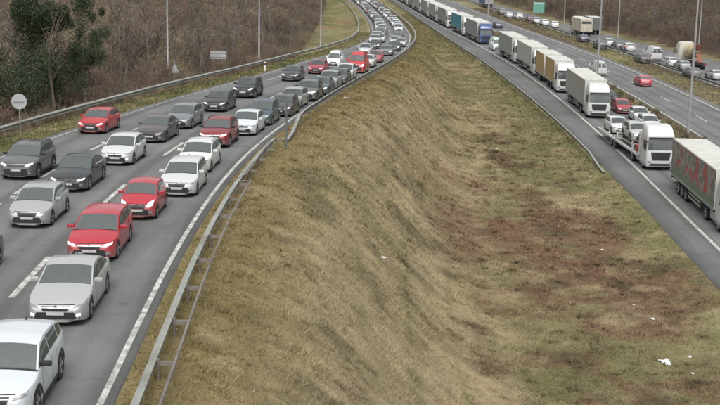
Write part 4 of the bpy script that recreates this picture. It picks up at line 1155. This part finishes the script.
MB().add([(-.3,7.8,2.4),(.3,7.8,2.4),(.35,9.2,1.3),(-.35,9.2,1.3),(-.3,7.8,2.25),(.3,7.8,2.25),(.35,9.2,1.15),(-.35,9.2,1.15)], [(0,1,2,3),(4,7,6,5),(0,3,7,4),(1,5,6,2),(3,2,6,7)]).build('chute', M['rust'], mx)
for s in (1, -1):
    MB().tube([(s*.6, 7.3, 1.0), (s*.5, 7.5, 3.6)], .06).build('drum_support', M['rust'], mx)
    MB().box(*sorted((s*.8, s*1.15)), 8.9, 8.94, .8, .95).build('tail_light', M['tail'], mx)
truck_wheels(mx, [6.4, 7.7])

# ------------------------------------------------------------------ crash barriers
W_PROF = [(0,-.155),(.04,-.15),(.13,-.105),(.13,-.055),(.0,-.02),(.0,.02),(.13,.055),(.13,.105),(.05,.15),(-.09,.155)]
def barrier(label, xf, zf, y0, y1, seglen, side, top=.75, bar=None, spacer=False, drop0=False, drop1=False, post_every=1, hgt=None):
    """W-beam on posts; side = +1 when traffic runs on the -X side of it"""
    root = bpy.data.objects.new('crash_barrier', None); col.objects.link(root)
    root.location = (float(xf(y0)), y0, float(zf(y0))); P(root, label, 'crash barrier'); o = Vector(root.location)
    n = max(1, round((y1-y0)/seglen)); ys = np.linspace(y0, y1, n+1)
    post = MB().add([(-.03,-.05,-.5),(.03,-.05,-.5),(.03,.05,-.5),(-.03,.05,-.5),(-.03,-.05,top-.02),(.03,-.05,top-.02),(.03,.05,top-.02),(-.03,.05,top-.02)], [(3,2,1,0),(4,5,6,7),(0,1,5,4),(1,2,6,5),(2,3,7,6),(3,0,4,7)]).mesh('post', 0)
    arm = MB().box(-.25, .25, -.04, .04, -.07, .05).mesh('spacer_arm', 0)
    def H(y):
        h = top-.155
        if drop0: h -= (top-.2)*sm(y0+9, y0, y)
        if drop1: h -= (top-.2)*sm(y1-9, y1, y)
        return h
    for i in range(n):
        g = []
        for y in np.linspace(ys[i]-(.06 if i else 0), ys[i+1], 3):
            x, z = float(xf(y)), float(zf(y))+float(H(y)); g.append([(x-o.x-side*p[0]+(-side*.004 if i % 2 else 0), y-o.y, z-o.z+p[1]) for p in W_PROF])
        MB().grid(g).build('beam', M['galv'], root)
    for i in range(0, n+1, post_every):
        y = ys[i]; x, z = float(xf(y)), float(zf(y)); h = float(H(y))
        q = obj('post', post, root, M['oldsteel']); q.location = (x+side*(.07 if bar is None else .12)-o.x, y-o.y, z-o.z-(top-.155-h))
        if spacer:
            q = obj('spacer_arm', arm, root, M['oldsteel']); q.location = (x+side*.26-o.x, y-o.y, z-o.z+h+.02)
    if bar:
        MB().tube([Vector(p)-o for p in bar], .045, 6).build('rear_bar', M['oldsteel'], root)
    return root
gz = lambda xf: (lambda y: float(ground_z(float(xf(y)), y)))
bA = lambda y: eR(y)+1.02
barpts = [(float(eR(y)+1.55), y, float(zL(y))+.34) for y in np.arange(-2, 57, 2.5)]
barpts += [tuple(GL(u, v, .45)) for u, v in ((234,181),(246,174),(254,163),(262,152),(271,141))]
barrier('near grey crash barrier with a thin rear bar along the grass slope', bA, lambda y: zL(y)-.08, -2, 69, 3.6, 1, .55, barpts, True, False, False)
bB = lambda y: eR(y)+.95+.5*sm(82, 72, y)
barrier('far grey crash barrier following the outside of the bend', bB, lambda y: zL(y)-.08, 71, 450, 4.0, 1, .78, None, False, True, False)
bC = lambda y: eL(y)-2.35
barrier('pale crash barrier between the grass verge and the brown scrub', bC, gz(bC), 28, 450, 4.0, -1, .75)
bD = lambda y: sG(y)-.55
barrier('crash barrier at the motorway shoulder beside the grass, ending before the rusty patch', bD, gz(bD), 102, 196, 4.0, -1, .75, None, False, True, False)
bE = lambda y: sG(y)-.5
barrier('crash barrier at the motorway shoulder where the two roads come close', bE, gz(bE), 200, 450, 4.0, -1, .75)
barrier('long crash barrier between the open carriageway and the farthest road', r3, gz(r3), 90, 450, 3.0, -1, .8)

# ------------------------------------------------------------------ lamp posts and signs
def lamp_post(base, h, arm_x, label, r0=.13, group='street lamp posts'):
    t = bpy.data.objects.new('lamp_post', None); col.objects.link(t); t.location = base; P(t, label, 'lamp post', group)
    MB().tube([(0,0,-.3),(0,0,.9),(0,0,.95),(0,0,h*.6),(0,0,h)], [r0*1.35,r0*1.3,r0,r0*.82,r0*.6], 10).build('pole', M['pole'], t)
    MB().box(-.22, .22, -.22, .22, -.1, .05).build('base_plate', M['pole'], t)
    a = MB().tube([(0,0,h-.1),(arm_x*.3,0,h+.5),(arm_x,0,h+.7)], [r0*.6,.06,.05], 8).build('arm', M['pole'], t)
    sx = 1 if arm_x > 0 else -1
    MB().box(*sorted((arm_x-sx*.1, arm_x+sx*.75)), -.14, .14, h+.62, h+.78, .05).build('lamp_head', M['sign_back'], a)
    return t
def gpt(u, v, left=True):
    p = GL(u, v) if left else GR(u, v)
    for _ in range(6):
        p = GR(u, v, float(ground_z(p.x, p.y)))
    return p
lamp_post(gpt(168,78), 12, 2.2, 'lamp post beside the triangular sign in the brown scrub', .105)
lamp_post(gpt(259,64), 12, 2.2, 'lamp post past the rectangular sign, behind the verge barrier', .115)
lamp_post(gpt(320.5,51), 12, 2.2, 'lamp post where the brown scrub meets the open bank', .11)
mid = lambda y: float(hX(y)+1.3)
lamp_post((mid(122.6), 122.6, -.02), 14, -2.5, 'tall lamp post in the hedge strip level with the printed lorry', .14)
lamp_post((mid(172.4), 172.4, -.02), 14, -2.5, 'tall lamp post in the hedge strip in front of the white van', .14)
lamp_post((mid(270), 270, -.02), 14, -2.5, 'lamp post of the hedge strip beside the blue cab lorry queue, far off', .13)
for (u, v, lab) in ((564,24,'lamp post at the scrub edge past the green sign'),(617.5,41,'lamp post at the scrub edge behind the slate car'),(698,54,'lamp post at the scrub edge behind the concrete mixer')):
    lamp_post(gpt(u, v, False), 12, -2.2, lab, .13)

def disc(cx, cz, r, y, th=.03, n=24):
    a = [(cx+r*math.cos(q), y, cz+r*math.sin(q)) for q in np.linspace(0, 2*math.pi, n, endpoint=False)]
    return MB().add(a+[(p[0], y+th, p[2]) for p in a], [tuple(range(n)), tuple(range(n, 2*n))[::-1]]+[(i, n+i, n+(i+1) % n, (i+1) % n) for i in range(n)])
def sign(base, label, name='road_sign'):
    t = bpy.data.objects.new(name, None); col.objects.link(t); t.location = base; P(t, label, 'road sign'); return t
t = sign(gpt(20.5,134), 'back of a round traffic sign on a grey post behind the verge barrier')
MB().tube([(0,0,-.3),(0,0,2.35)], .035, 8).build('post', M['pole'], t)
disc(0, 1.95, .46, -.05).build('sign_plate', M['sign_back'], t); MB().box(-.3,.3,-.085,-.052,1.9,1.98).build('bracket', M['pole'], t)
t = sign(gpt(219,71), 'back of a rectangular board sign on two posts in the scrub')
for s in (-1, 1): MB().tube([(s*.65,0,-.3),(s*.65,0,2.3)], .04, 8).build('post', M['pole'], t)
MB().box(-.95,.95,-.09,-.05,1.35,2.25).build('sign_plate', M['sign_back'], t)
for z in (1.55, 2.0): MB().box(-.9,.9,-.125,-.092,z,z+.07).build('bracket', M['pole'], t)
t = sign(gpt(175,80), 'back of a triangular warning sign beside a lamp post')
MB().tube([(0,0,-.3),(0,0,1.9)], .035, 8).build('post', M['pole'], t)
tri = [(-.5,.7),(.5,.7),(.06,1.55),(-.06,1.55)]
MB().add([(x,-.05,z) for x,z in tri]+[(x,-.08,z) for x,z in tri], [(0,1,2,3),(7,6,5,4),(0,4,5,1),(1,5,6,2),(2,6,7,3),(3,7,4,0)]).build('sign_plate', M['sign_back'], t)
pp = GL(262, 147); t = sign((float(eR(pp.y))+1.75, pp.y, float(zL(pp.y))-.1), 'slim dark grey sign pole seen edge on at the barrier gap')
M['darkpole'] = simple('dark_grey_pole', (.13,.14,.14), .6, .2)
MB().tube([(0,0,-.3),(0,0,2.75)], .06, 8).build('post', M['darkpole'], t)
MB().box(-.03,.03,-.28,.28,2.1,2.72).build('sign_plate', M['darkpole'], t)
d = ray(538.5, 14); ys = np.linspace(250, 420, 2000); j = int(np.argmax(d[0]*ys > c3b(ys)+1.6))
t = sign((float(d[0]*ys[j]), float(ys[j]), float(ground_z(d[0]*ys[j], ys[j]))), 'green direction board behind the white cars on the farthest road')
for s in (-1, 1): MB().tube([(s*1.0,0,-.3),(s*1.0,0,3.5)], .07, 8).build('post', M['pole'], t)
MB().box(-1.5,1.5,-.1,-.04,.7,3.5).build('sign_plate', M['green_sign'], t)
MB().box(-1.3,1.3,-.115,-.102,3.0,3.2).build('lettering_strip', M['sign_front'], t)
for k, (u, v, lab) in enumerate(((361,43,'white marker post on the open bank at the bend'), (86,106,'white marker post behind the red hatchback'), (265,72,'small dark topped marker post beside the second lamp post'))):
    b = gpt(u, v); t = bpy.data.objects.new('marker_post', None); col.objects.link(t); t.location = b; P(t, lab, 'marker post')
    MB().box(-.06,.06,-.05,.05,-.1,1.05,.015).build('post', M['white'], t)
    MB().box(-.062,.062,-.052,.052,.72,.92).build('black_band', M['black'], t)


# ------------------------------------------------------------------ vegetation
def leaf_mat(name, rough=0.9, trans=0.0):
    m = NT(name); att = m.new('ShaderNodeVertexColor', layer_name='Col'); geo = m.new('ShaderNodeNewGeometry')
    n = m.noise(0.6, geo.outputs['Position'], 4)
    c = m.mix(att.outputs['Color'], m.ramp(n, [(0.3, 0.75), (0.7, 1.2)]), 1.0, 'MULTIPLY')
    return m.set(Base_Color=c, Roughness=rough, Specular_IOR_Level=0.15)
M['twig'] = leaf_mat('bare_twigs'); M['blade'] = leaf_mat('grass_blades'); M['leaf'] = leaf_mat('leaves', 0.6)

def shrub_proto(seed, stems=9, twigs=15, spread=1.0):
    """unit-high leafless shrub: tapered stems and thin side twigs as slivers"""
    r = np.random.default_rng(seed); V, T = [], []
    def sliver(a, b, w, w2=0.0):
        d = b-a; s = np.cross(d, r.normal(size=3)); s = s/(np.linalg.norm(s)+1e-9)
        n = len(V)
        if w2 == 0: V.extend([a-s*w, a+s*w, b]); T.append((n, n+1, n+2))
        else: V.extend([a-s*w, a+s*w, b+s*w2, b-s*w2]); T.extend([(n, n+1, n+2), (n, n+2, n+3)])
    for i in range(stems):
        a = np.array([r.normal()*.12, r.normal()*.12, -.03]); ang = r.uniform(0, 2*math.pi); le = r.uniform(.05, .42)*spread; h = r.uniform(.6, 1.0)
        m_ = a+np.array([math.cos(ang)*le*.4, math.sin(ang)*le*.4, h*.55]); b = a+np.array([math.cos(ang)*le, math.sin(ang)*le, h])
        sliver(a, m_, .010, .007); sliver(m_, b, .007)
        for k in range(twigs):
            t = r.uniform(.18, .97); p = a+(m_-a)*t/.55 if t < .55 else m_+(b-m_)*(t-.55)/.45
            d = np.array([r.normal(), r.normal(), r.uniform(.2, 1.3)]); d /= np.linalg.norm(d)
            sliver(p, p+d*r.uniform(.12, .34)*(1.1-.5*t), .0062)
    return np.array(V), np.array(T)
PROTO = [shrub_proto(i, 8+i % 3, 15, 1.0+.25*(i % 2)) for i in range(6)]

def scatter(name, X, Y, Hs, Cs, label, cat, wide=1.0):
    VV, TT, CC = [], [], []; n0 = 0
    Z = ground_z(X, Y); pk = rng.integers(0, len(PROTO), len(X)); an = rng.uniform(0, 2*math.pi, len(X))
    for k, (pv, pt) in enumerate(PROTO):
        idx = np.where(pk == k)[0]
        if not len(idx): continue
        c, s_ = np.cos(an[idx])[:, None], np.sin(an[idx])[:, None]; h = Hs[idx][:, None]; w = h*wide
        x = (pv[None, :, 0]*c - pv[None, :, 1]*s_)*w + X[idx][:, None]; y = (pv[None, :, 0]*s_ + pv[None, :, 1]*c)*w + Y[idx][:, None]
        z = pv[None, :, 2]*h + Z[idx][:, None]
        VV.append(np.stack([x, y, z], -1).reshape(-1, 3))
        TT.append((pt[None]+(np.arange(len(idx))*len(pv))[:, None, None]).reshape(-1, 3)+n0); n0 += len(idx)*len(pv)
        CC.append((Cs[idx][:, None, :]*rng.uniform(.75, 1.25, (len(idx), len(pv), 1))).reshape(-1, 3))
    o = obj(name, tri_mesh(name, np.concatenate(VV), np.concatenate(TT), np.concatenate(CC)), None, M['twig'])
    return P(o, label, cat, None, 'stuff')

BROWN = np.array([[.19,.135,.105],[.15,.13,.105],[.25,.2,.12],[.09,.07,.057],[.21,.13,.105],[.15,.145,.08],[.30,.225,.15]])
def brush_cols(X, Y):
    a = fbm(X*1.6, Y*.8, 18, 3, 51); b = fbm(X, Y, 7, 3, 52)
    i = np.clip((a*1.9-.45)*len(BROWN), 0, len(BROWN)-1e-3).astype(int)
    c = BROWN[i]; j = np.clip((b*1.9-.45)*len(BROWN), 0, len(BROWN)-1e-3).astype(int)
    c = .6*c+.4*BROWN[j]; return .88*(c*.85+.15*c.mean(1, keepdims=True))
# scrub beside the near road
N = 26000
Y = 22+430*np.sqrt(rng.random(N)*.985+.012); X = brush_edge(Y) - rng.random(N)**1.25*(14+.30*Y)
k = (X > -.42*Y-26) & (X < brush_edge(Y)-.2) & (X < eL(Y)-3.2); X, Y = X[k], Y[k]
dl = brush_edge(Y)-X
Hh = (1.1+2.6*sm(0, 9, dl)*rng.uniform(.6, 1.25, len(X)))*(.7+.6*fbm(X, Y, 9, 3, 53))
scatter('scrub', X, Y, Hh, brush_cols(X, Y), 'leafless brown scrub covering the bank beside the curving road', 'scrub')
print('scrub', len(X))
# scrub beyond the farthest road
N = 9000
Y = 110+350*rng.random(N)**.8; dr = rng.random(N)**1.2*(10+.16*Y); X = c3b(Y)+3.0+dr
k = X < .42*Y+20; X, Y, dr = X[k], Y[k], dr[k]
Hh = (1.0+2.8*sm(0, 8, dr)*rng.uniform(.6, 1.25, len(X)))*(.7+.6*fbm(X, Y, 9, 3, 54))
scatter('scrub', X, Y, Hh, brush_cols(X, Y)*.88, 'leafless dark brown scrub beyond the farthest road', 'scrub')
print('scrub', len(X))

# rough grass: blades as single slivers, coloured by the plants that grow there
def blades(name, X, Y, label, hmul=1.0, cmul=1.0):
    n = len(X); Z = ground_z(X, Y); C = ground_col(X, Y)
    nb = 3; X, Y, Z = (np.repeat(q, nb) for q in (X, Y, Z)); C = np.repeat(C, nb, 0); m_ = len(X)
    X = X+rng.normal(0, .05, m_); Y = Y+rng.normal(0, .05, m_)
    h = rng.uniform(.035, .11, m_)*hmul*(.5+1.0*fbm(X, Y, 3, 3, 61)); w = rng.uniform(.006, .013, m_)*np.maximum(1, Y/38)
    a = rng.uniform(0, math.pi, m_); lx, ly = rng.normal(.25, .55, m_)*h*1.4, rng.normal(-.2, .55, m_)*h*1.4
    dx, dy = np.cos(a)*w, np.sin(a)*w
    V = np.stack([np.c_[X-dx, Y-dy, Z-.01], np.c_[X+dx, Y+dy, Z-.01], np.c_[X+lx, Y+ly, Z+h]], 1).reshape(-1, 3)
    T = np.arange(m_*3).reshape(-1, 3)
    br = rng.uniform(.8, 1.3, (m_, 1)); straw = (rng.random((m_, 1)) < .15)
    C = np.where(straw, C*.5+np.array([[.42,.35,.21]])*.5, C)*br*cmul
    CV = np.stack([C*.9, C*.9, C*1.1], 1).reshape(-1, 3)
    return P(obj(name, tri_mesh(name, V, T, CV), None, M['blade']), label, 'grass', None, 'stuff')
N = 215000
Y = 24*np.exp(rng.random(N)*math.log(330/24)); lo, hi = eR(Y)+.32, sG(Y)-.02; X = lo+(hi-lo)*rng.random(N)
k = (np.abs(X) < .33*Y+4); X, Y = X[k], Y[k]
blades('rough_grass', X, Y, 'rough straw coloured grass and moss on the slope between the roads')
N = 1900
Y = 26*np.exp(rng.random(N)*math.log(150/26)); lo, hi = eR(Y)+1.6, sG(Y)-.6; X = lo+(hi-lo)*rng.random(N); nt_ = rng.integers(9, 26, N)
X, Y = np.repeat(X, nt_), np.repeat(Y, nt_); X = X+rng.normal(0, .13, len(X)); Y = Y+rng.normal(0, .13, len(Y))
blades('tussock_grass', X, Y, 'taller dead grass tussocks dotted over the slope between the roads', 2.3, 1.05)
N = 26000
Y = 30+210*rng.random(N)**1.3; X = eL(Y)-.05-rng.random(N)*2.6
blades('verge_grass', X, Y, 'green grass verge in front of the pale crash barrier', 1.5)
N = 14000
Y = 95+200*rng.random(N)**1.2; X = hX(Y)+.15+rng.random(N)*2.3
blades('strip_grass', X, Y, 'tufty grass of the hedge strip between the carriageways', 1.8)
N = 14000
Y = 120+240*rng.random(N); X = c2b(Y)+1.0+rng.random(N)*np.maximum(.3, c3a(Y)-c2b(Y)-1.2)
blades('reserve_grass', X, Y, 'dull grass strip before the farthest road', 1.8)

# leafy plants from many small leaf faces
def leaves(c, rad, n, size, colr, squash=1.0):
    """leaf triangles pairs round centres c (k,3) with radii rad"""
    i = rng.integers(0, len(c), n); d = rng.normal(size=(n, 3)); d /= np.linalg.norm(d, axis=1)[:, None]
    p = c[i]+d*(rad[i]*rng.random(n)**.45)[:, None]*np.array([1, 1, squash])
    u = rng.normal(size=(n, 3)); u /= np.linalg.norm(u, axis=1)[:, None]; w = np.cross(u, rng.normal(size=(n, 3))); w /= np.linalg.norm(w, axis=1)[:, None]
    s_ = size*rng.uniform(.6, 1.4, (n, 1))
    V = np.stack([p-u*s_, p-w*s_*.5, p+u*s_, p+w*s_*.5], 1).reshape(-1, 3)
    q = np.arange(n)[:, None]*4
    T = np.concatenate([q+np.array([[0, 1, 2]]), q+np.array([[0, 2, 3]])])
    C = np.repeat(np.asarray(colr)[None]*rng.uniform(.55, 1.5, (n, 1))*(1+rng.normal(0, .08, (n, 3))), 4, 0)
    return V, T, np.clip(C, .004, 1)
M['bark'] = simple('bark', (.10,.08,.062), .95, 0, .4, 3)
def ivy_tree(base, h, label, lean=(0, 0), n=5200, spread=1.0, seed=3):
    r = random.Random(seed)
    t = bpy.data.objects.new('ivy_tree', None); col.objects.link(t); t.location = base; P(t, label, 'tree', 'ivy covered trees')
    tr = MB(); pts = [Vector((lean[0]*f*h+.15*math.sin(f*7), lean[1]*f*h, f*h-.2)) for f in np.linspace(0, 1, 9)]
    tr.tube(pts, [.20*(1-.8*i/8) for i in range(9)], 8); tr.build('trunk', M['bark'], t)
    cen, rad = [], []
    for i, p in enumerate(pts[1:]):
        cen.append(p); rad.append(.75*spread*(1.1-.45*i/8)*r.uniform(.7, 1.25))
    lb = MB()
    for k in range(9):
        f = r.uniform(.25, .95); p = Vector((lean[0]*f*h, lean[1]*f*h, f*h)); a = r.uniform(0, 2*math.pi); L = r.uniform(1.0, 2.3)*spread*(1.2-.5*f)
        q = p+Vector((math.cos(a)*L, math.sin(a)*L*.7, L*r.uniform(.2, .8))); m_ = p.lerp(q, .55)+Vector((0, 0, .15))
        lb.tube([p, m_, q], [.06, .04, .012], 5); tw = q+Vector((r.uniform(-.6, .6), r.uniform(-.4, .4), r.uniform(.3, 1.0))); lb.tube([m_, tw], [.025, .006], 4)
        if r.random() < .8:
            cen += [m_, q]; rad += [.5*spread*r.uniform(.6, 1.2), .45*spread*r.uniform(.5, 1.2)]
    lb.build('branches', M['bark'], t)
    V, T, C = leaves(np.array([tuple(c) for c in cen]), np.array(rad), n, .062, (.042,.058,.031), 1.25)
    obj('crown', tri_mesh('crown', V, T, C), t, M['leaf'])
    return t
b = gpt(33, 118); ivy_tree((b.x, b.y, float(ground_z(b.x, b.y))), 11.5, 'tall dark ivy covered tree nearest the photo corner', (.01, 0), 42000, 1.85, 3)
b = gpt(78, 98); ivy_tree((b.x, b.y, float(ground_z(b.x, b.y))), 6.2, 'shorter ivy covered tree with an arm reaching up beside the tall one', (.06, 0), 12000, 1.2, 5)
b = gpt(52, 112); ivy_tree((b.x, b.y, float(ground_z(b.x, b.y))), 4.2, 'ivy thicket at the foot of the tall ivy tree', (0, 0), 12000, 1.9, 12)
b = gpt(8, 125); ivy_tree((b.x, b.y, float(ground_z(b.x, b.y))), 3.6, 'low ivy thicket behind the round sign', (0, 0), 14000, 2.2, 9)

def bare_tree(base, h, label, seed, c=(.135,.115,.10), group='leafless trees in the scrub'):
    r = random.Random(seed)
    t = bpy.data.objects.new('bare_tree', None); col.objects.link(t); t.location = base; P(t, label, 'tree', group)
    tr, br = MB(), MB(); lx, ly = r.uniform(-.12, .12), r.uniform(-.06, .06)
    pts = [Vector((lx*f*h+.12*math.sin(f*5+seed), ly*f*h, f*h-.2)) for f in np.linspace(0, 1, 8)]
    tr.tube(pts, [.15*(1-.9*i/7)*h/8 for i in range(8)], 7)
    for k in range(26):
        f = r.uniform(.28, .98); p = Vector((lx*f*h, ly*f*h, f*h-.2)); a = r.uniform(0, 2*math.pi); L = h*.30*(1.15-f*.8)*r.uniform(.6, 1.2)
        q = p+Vector((math.cos(a)*L*.7, math.sin(a)*L*.7, L*r.uniform(.5, 1.1))); br.tube([p, q], [.04*h/8, .010], 4, False)
        for j in range(5):
            g = r.uniform(.3, .95); e = p.lerp(q, g); w = Vector((r.gauss(0, 1), r.gauss(0, 1), r.uniform(.2, 1.4))).normalized()*L*.4; br.tube([e, e+w], [.016, .005], 3, False)
    m_ = M.setdefault('bark%s' % (c,), simple('pale_bark', c, .95, 0, .35, 3))
    tr.build('trunk', m_, t); br.build('crown', m_, t)
    return t
for i, (u, v, h, lab) in enumerate([(52,100,9,'leafless tree just behind the ivy covered pair'),(120,84,8,'leafless tree in the scrub between the ivy trees and the first lamp post'),(150,70,9,'leafless tree rising behind the first lamp post'),(200,72,7,'slim leafless tree before the rectangular sign'),(232,60,8,'leafless tree just past the rectangular sign'),(290,50,7,'leafless tree between the second and third lamp posts'),(14,112,9,'leafless tree leaning at the photo edge behind the ivy')]):
    b = gpt(u, v); bare_tree((b.x, b.y, float(ground_z(b.x, b.y))), h, lab, 100+i)
for i, (u, v, h, lab) in enumerate([(590,20,7,'leafless tree behind the cream lorry in the far scrub'),(655,35,6,'leafless tree behind the tall white van'),(520,6,7,'leafless tree behind the row of white cars near the green sign')]):
    b = gpt(u, v, False); x = max(b.x, float(c3b(b.y))+4); bare_tree((x, b.y, float(ground_z(x, b.y))), h, lab, 120+i, (.13,.11,.10))

sap = []
for k in range(5):
    r = random.Random(500+k); mb = MB(); lean = r.uniform(-.2, .2)
    pts = [(lean*f*f+.03*math.sin(6*f+k), .03*math.cos(5*f), f-.03) for f in np.linspace(0, 1, 7)]
    mb.tube(pts, [.016*(1-.88*f) for f in np.linspace(0, 1, 7)], 6); br = MB()
    for j in range(16):
        f = r.uniform(.3, .97); p = Vector((lean*f*f, 0, f)); a = r.uniform(0, 6.28); L_ = .26*(1.1-.7*f)*r.uniform(.6, 1.2)
        q = p+Vector((math.cos(a)*L_*.55, math.sin(a)*L_*.55, L_)); br.tube([p, q], [.0045, .001], 4, False)
        for _ in range(3): e = p.lerp(q, r.uniform(.3, .9)); br.tube([e, e+Vector((r.gauss(0, .04), r.gauss(0, .04), r.uniform(.02, .1)))], [.002, .0006], 3, False)
    sap.append((mb.mesh('trunk'), br.mesh('crown')))
for k in range(46):
    y = 72+150*rng.random()**1.2; x = float(brush_edge(y))-1.5-rng.random()*(3+.10*y)
    t = bpy.data.objects.new('bare_sapling', None); col.objects.link(t); t.location = (x, y, float(ground_z(x, y))); h = rng.uniform(4.5, 9); t.scale = (h, h, h); t.rotation_euler = (rng.normal(0, .05), rng.normal(0, .09), rng.uniform(0, 6.28))
    P(t, 'thin leafless sapling rising out of the brown scrub beside the curving road', 'tree', 'thin leafless saplings in the scrub')
    m_ = M['bark'] if k % 3 else M['bark%s' % ((.135,.115,.10),)]
    a, b = sap[k % 5]; obj('trunk', a, t, m_); obj('crown', b, t, m_)
# shrubs of the hedge strip
protoH = []
for k in range(5):
    cen = np.array([[rng.normal(0, .28), rng.normal(0, .3), rng.uniform(.2, .75)] for _ in range(6)]); V, T, C = leaves(cen, rng.uniform(.2, .38, 6), 520, .05, (.105,.115,.062) if k % 2 else (.135,.12,.07), 1.0)
    st = MB()
    for _ in range(6): st.tube([(0, 0, -.1), (rng.normal(0, .25), rng.normal(0, .25), rng.uniform(.5, .9))], [.02, .006], 4)
    protoH.append((tri_mesh('foliage', V, T, C), st.mesh('stems')))
y = 88.0; k = 0
while y < 236:
    x = float(hX(y))+1.2+rng.normal(0, .25); t = bpy.data.objects.new('hedge_shrub', None); col.objects.link(t)
    t.location = (x, y, float(ground_z(x, y))); sc = rng.uniform(.6, 1.0); t.scale = (sc, sc, sc*rng.uniform(.85, 1.2)); t.rotation_euler = (0, 0, rng.uniform(0, 6.28))
    P(t, 'low straggly shrub in the row between the lorry carriageway and the open carriageway', 'shrub', 'shrub row between the carriageways')
    me, st = protoH[k % 5]; obj('foliage', me, t, M['leaf']); obj('stems', st, t, M['bark'])
    y += rng.uniform(1.7, 3.0); k += 1

# litter in the grass
M['litter'] = simple('white_litter', (.6,.6,.58), .6)
for i, (u, v, sz, lab) in enumerate([(665,363,.42,'largest crumpled white litter on the lower grass'),(690,357,.14,'small white scrap beside the largest litter'),(652,319,.18,'white scrap above the largest litter on the rusty weeds'),(383,258,.16,'white scrap on the middle of the slope'),(497,149,.15,'white scrap by the small terrace step on the grass'),(421,172,.12,'tiny white scrap at the slope foot'),(602,250,.12,'white scrap at the far side of the rusty patch'),(480,84,.3,'pale stone on the grass near the narrow end'),(633,305,.1,'tiny pale scrap inside the rusty patch'),(692,374,.12,'pale scrap nearest the photo edge'),(346,98,.25,'pale scrap beside the far barrier')]):
    d = ray(u, v); ys = np.linspace(25, 400, 6000); zz = HC+d[2]*ys; gg = ground_z(d[0]*ys, ys); j = int(np.argmax(zz <= gg+.03)); p = (d[0]*ys[j], ys[j], gg[j])
    r = np.random.default_rng(300+i); mb = MB(); g = []
    for a in np.linspace(-1, 1, 6):
        g.append([(a*sz*(1+.2*r.normal()), q*sz*.45*(1+.3*r.normal()), .03+sz*.22*abs(r.normal())*(1-a*a*.7)) for q in np.linspace(-1, 1, 4)])
    o = mb.grid(g).build('litter', M['litter']); o.location = p; o.rotation_euler = (0, 0, r.uniform(0, 3)); P(o, lab, 'litter', 'litter on the grass')
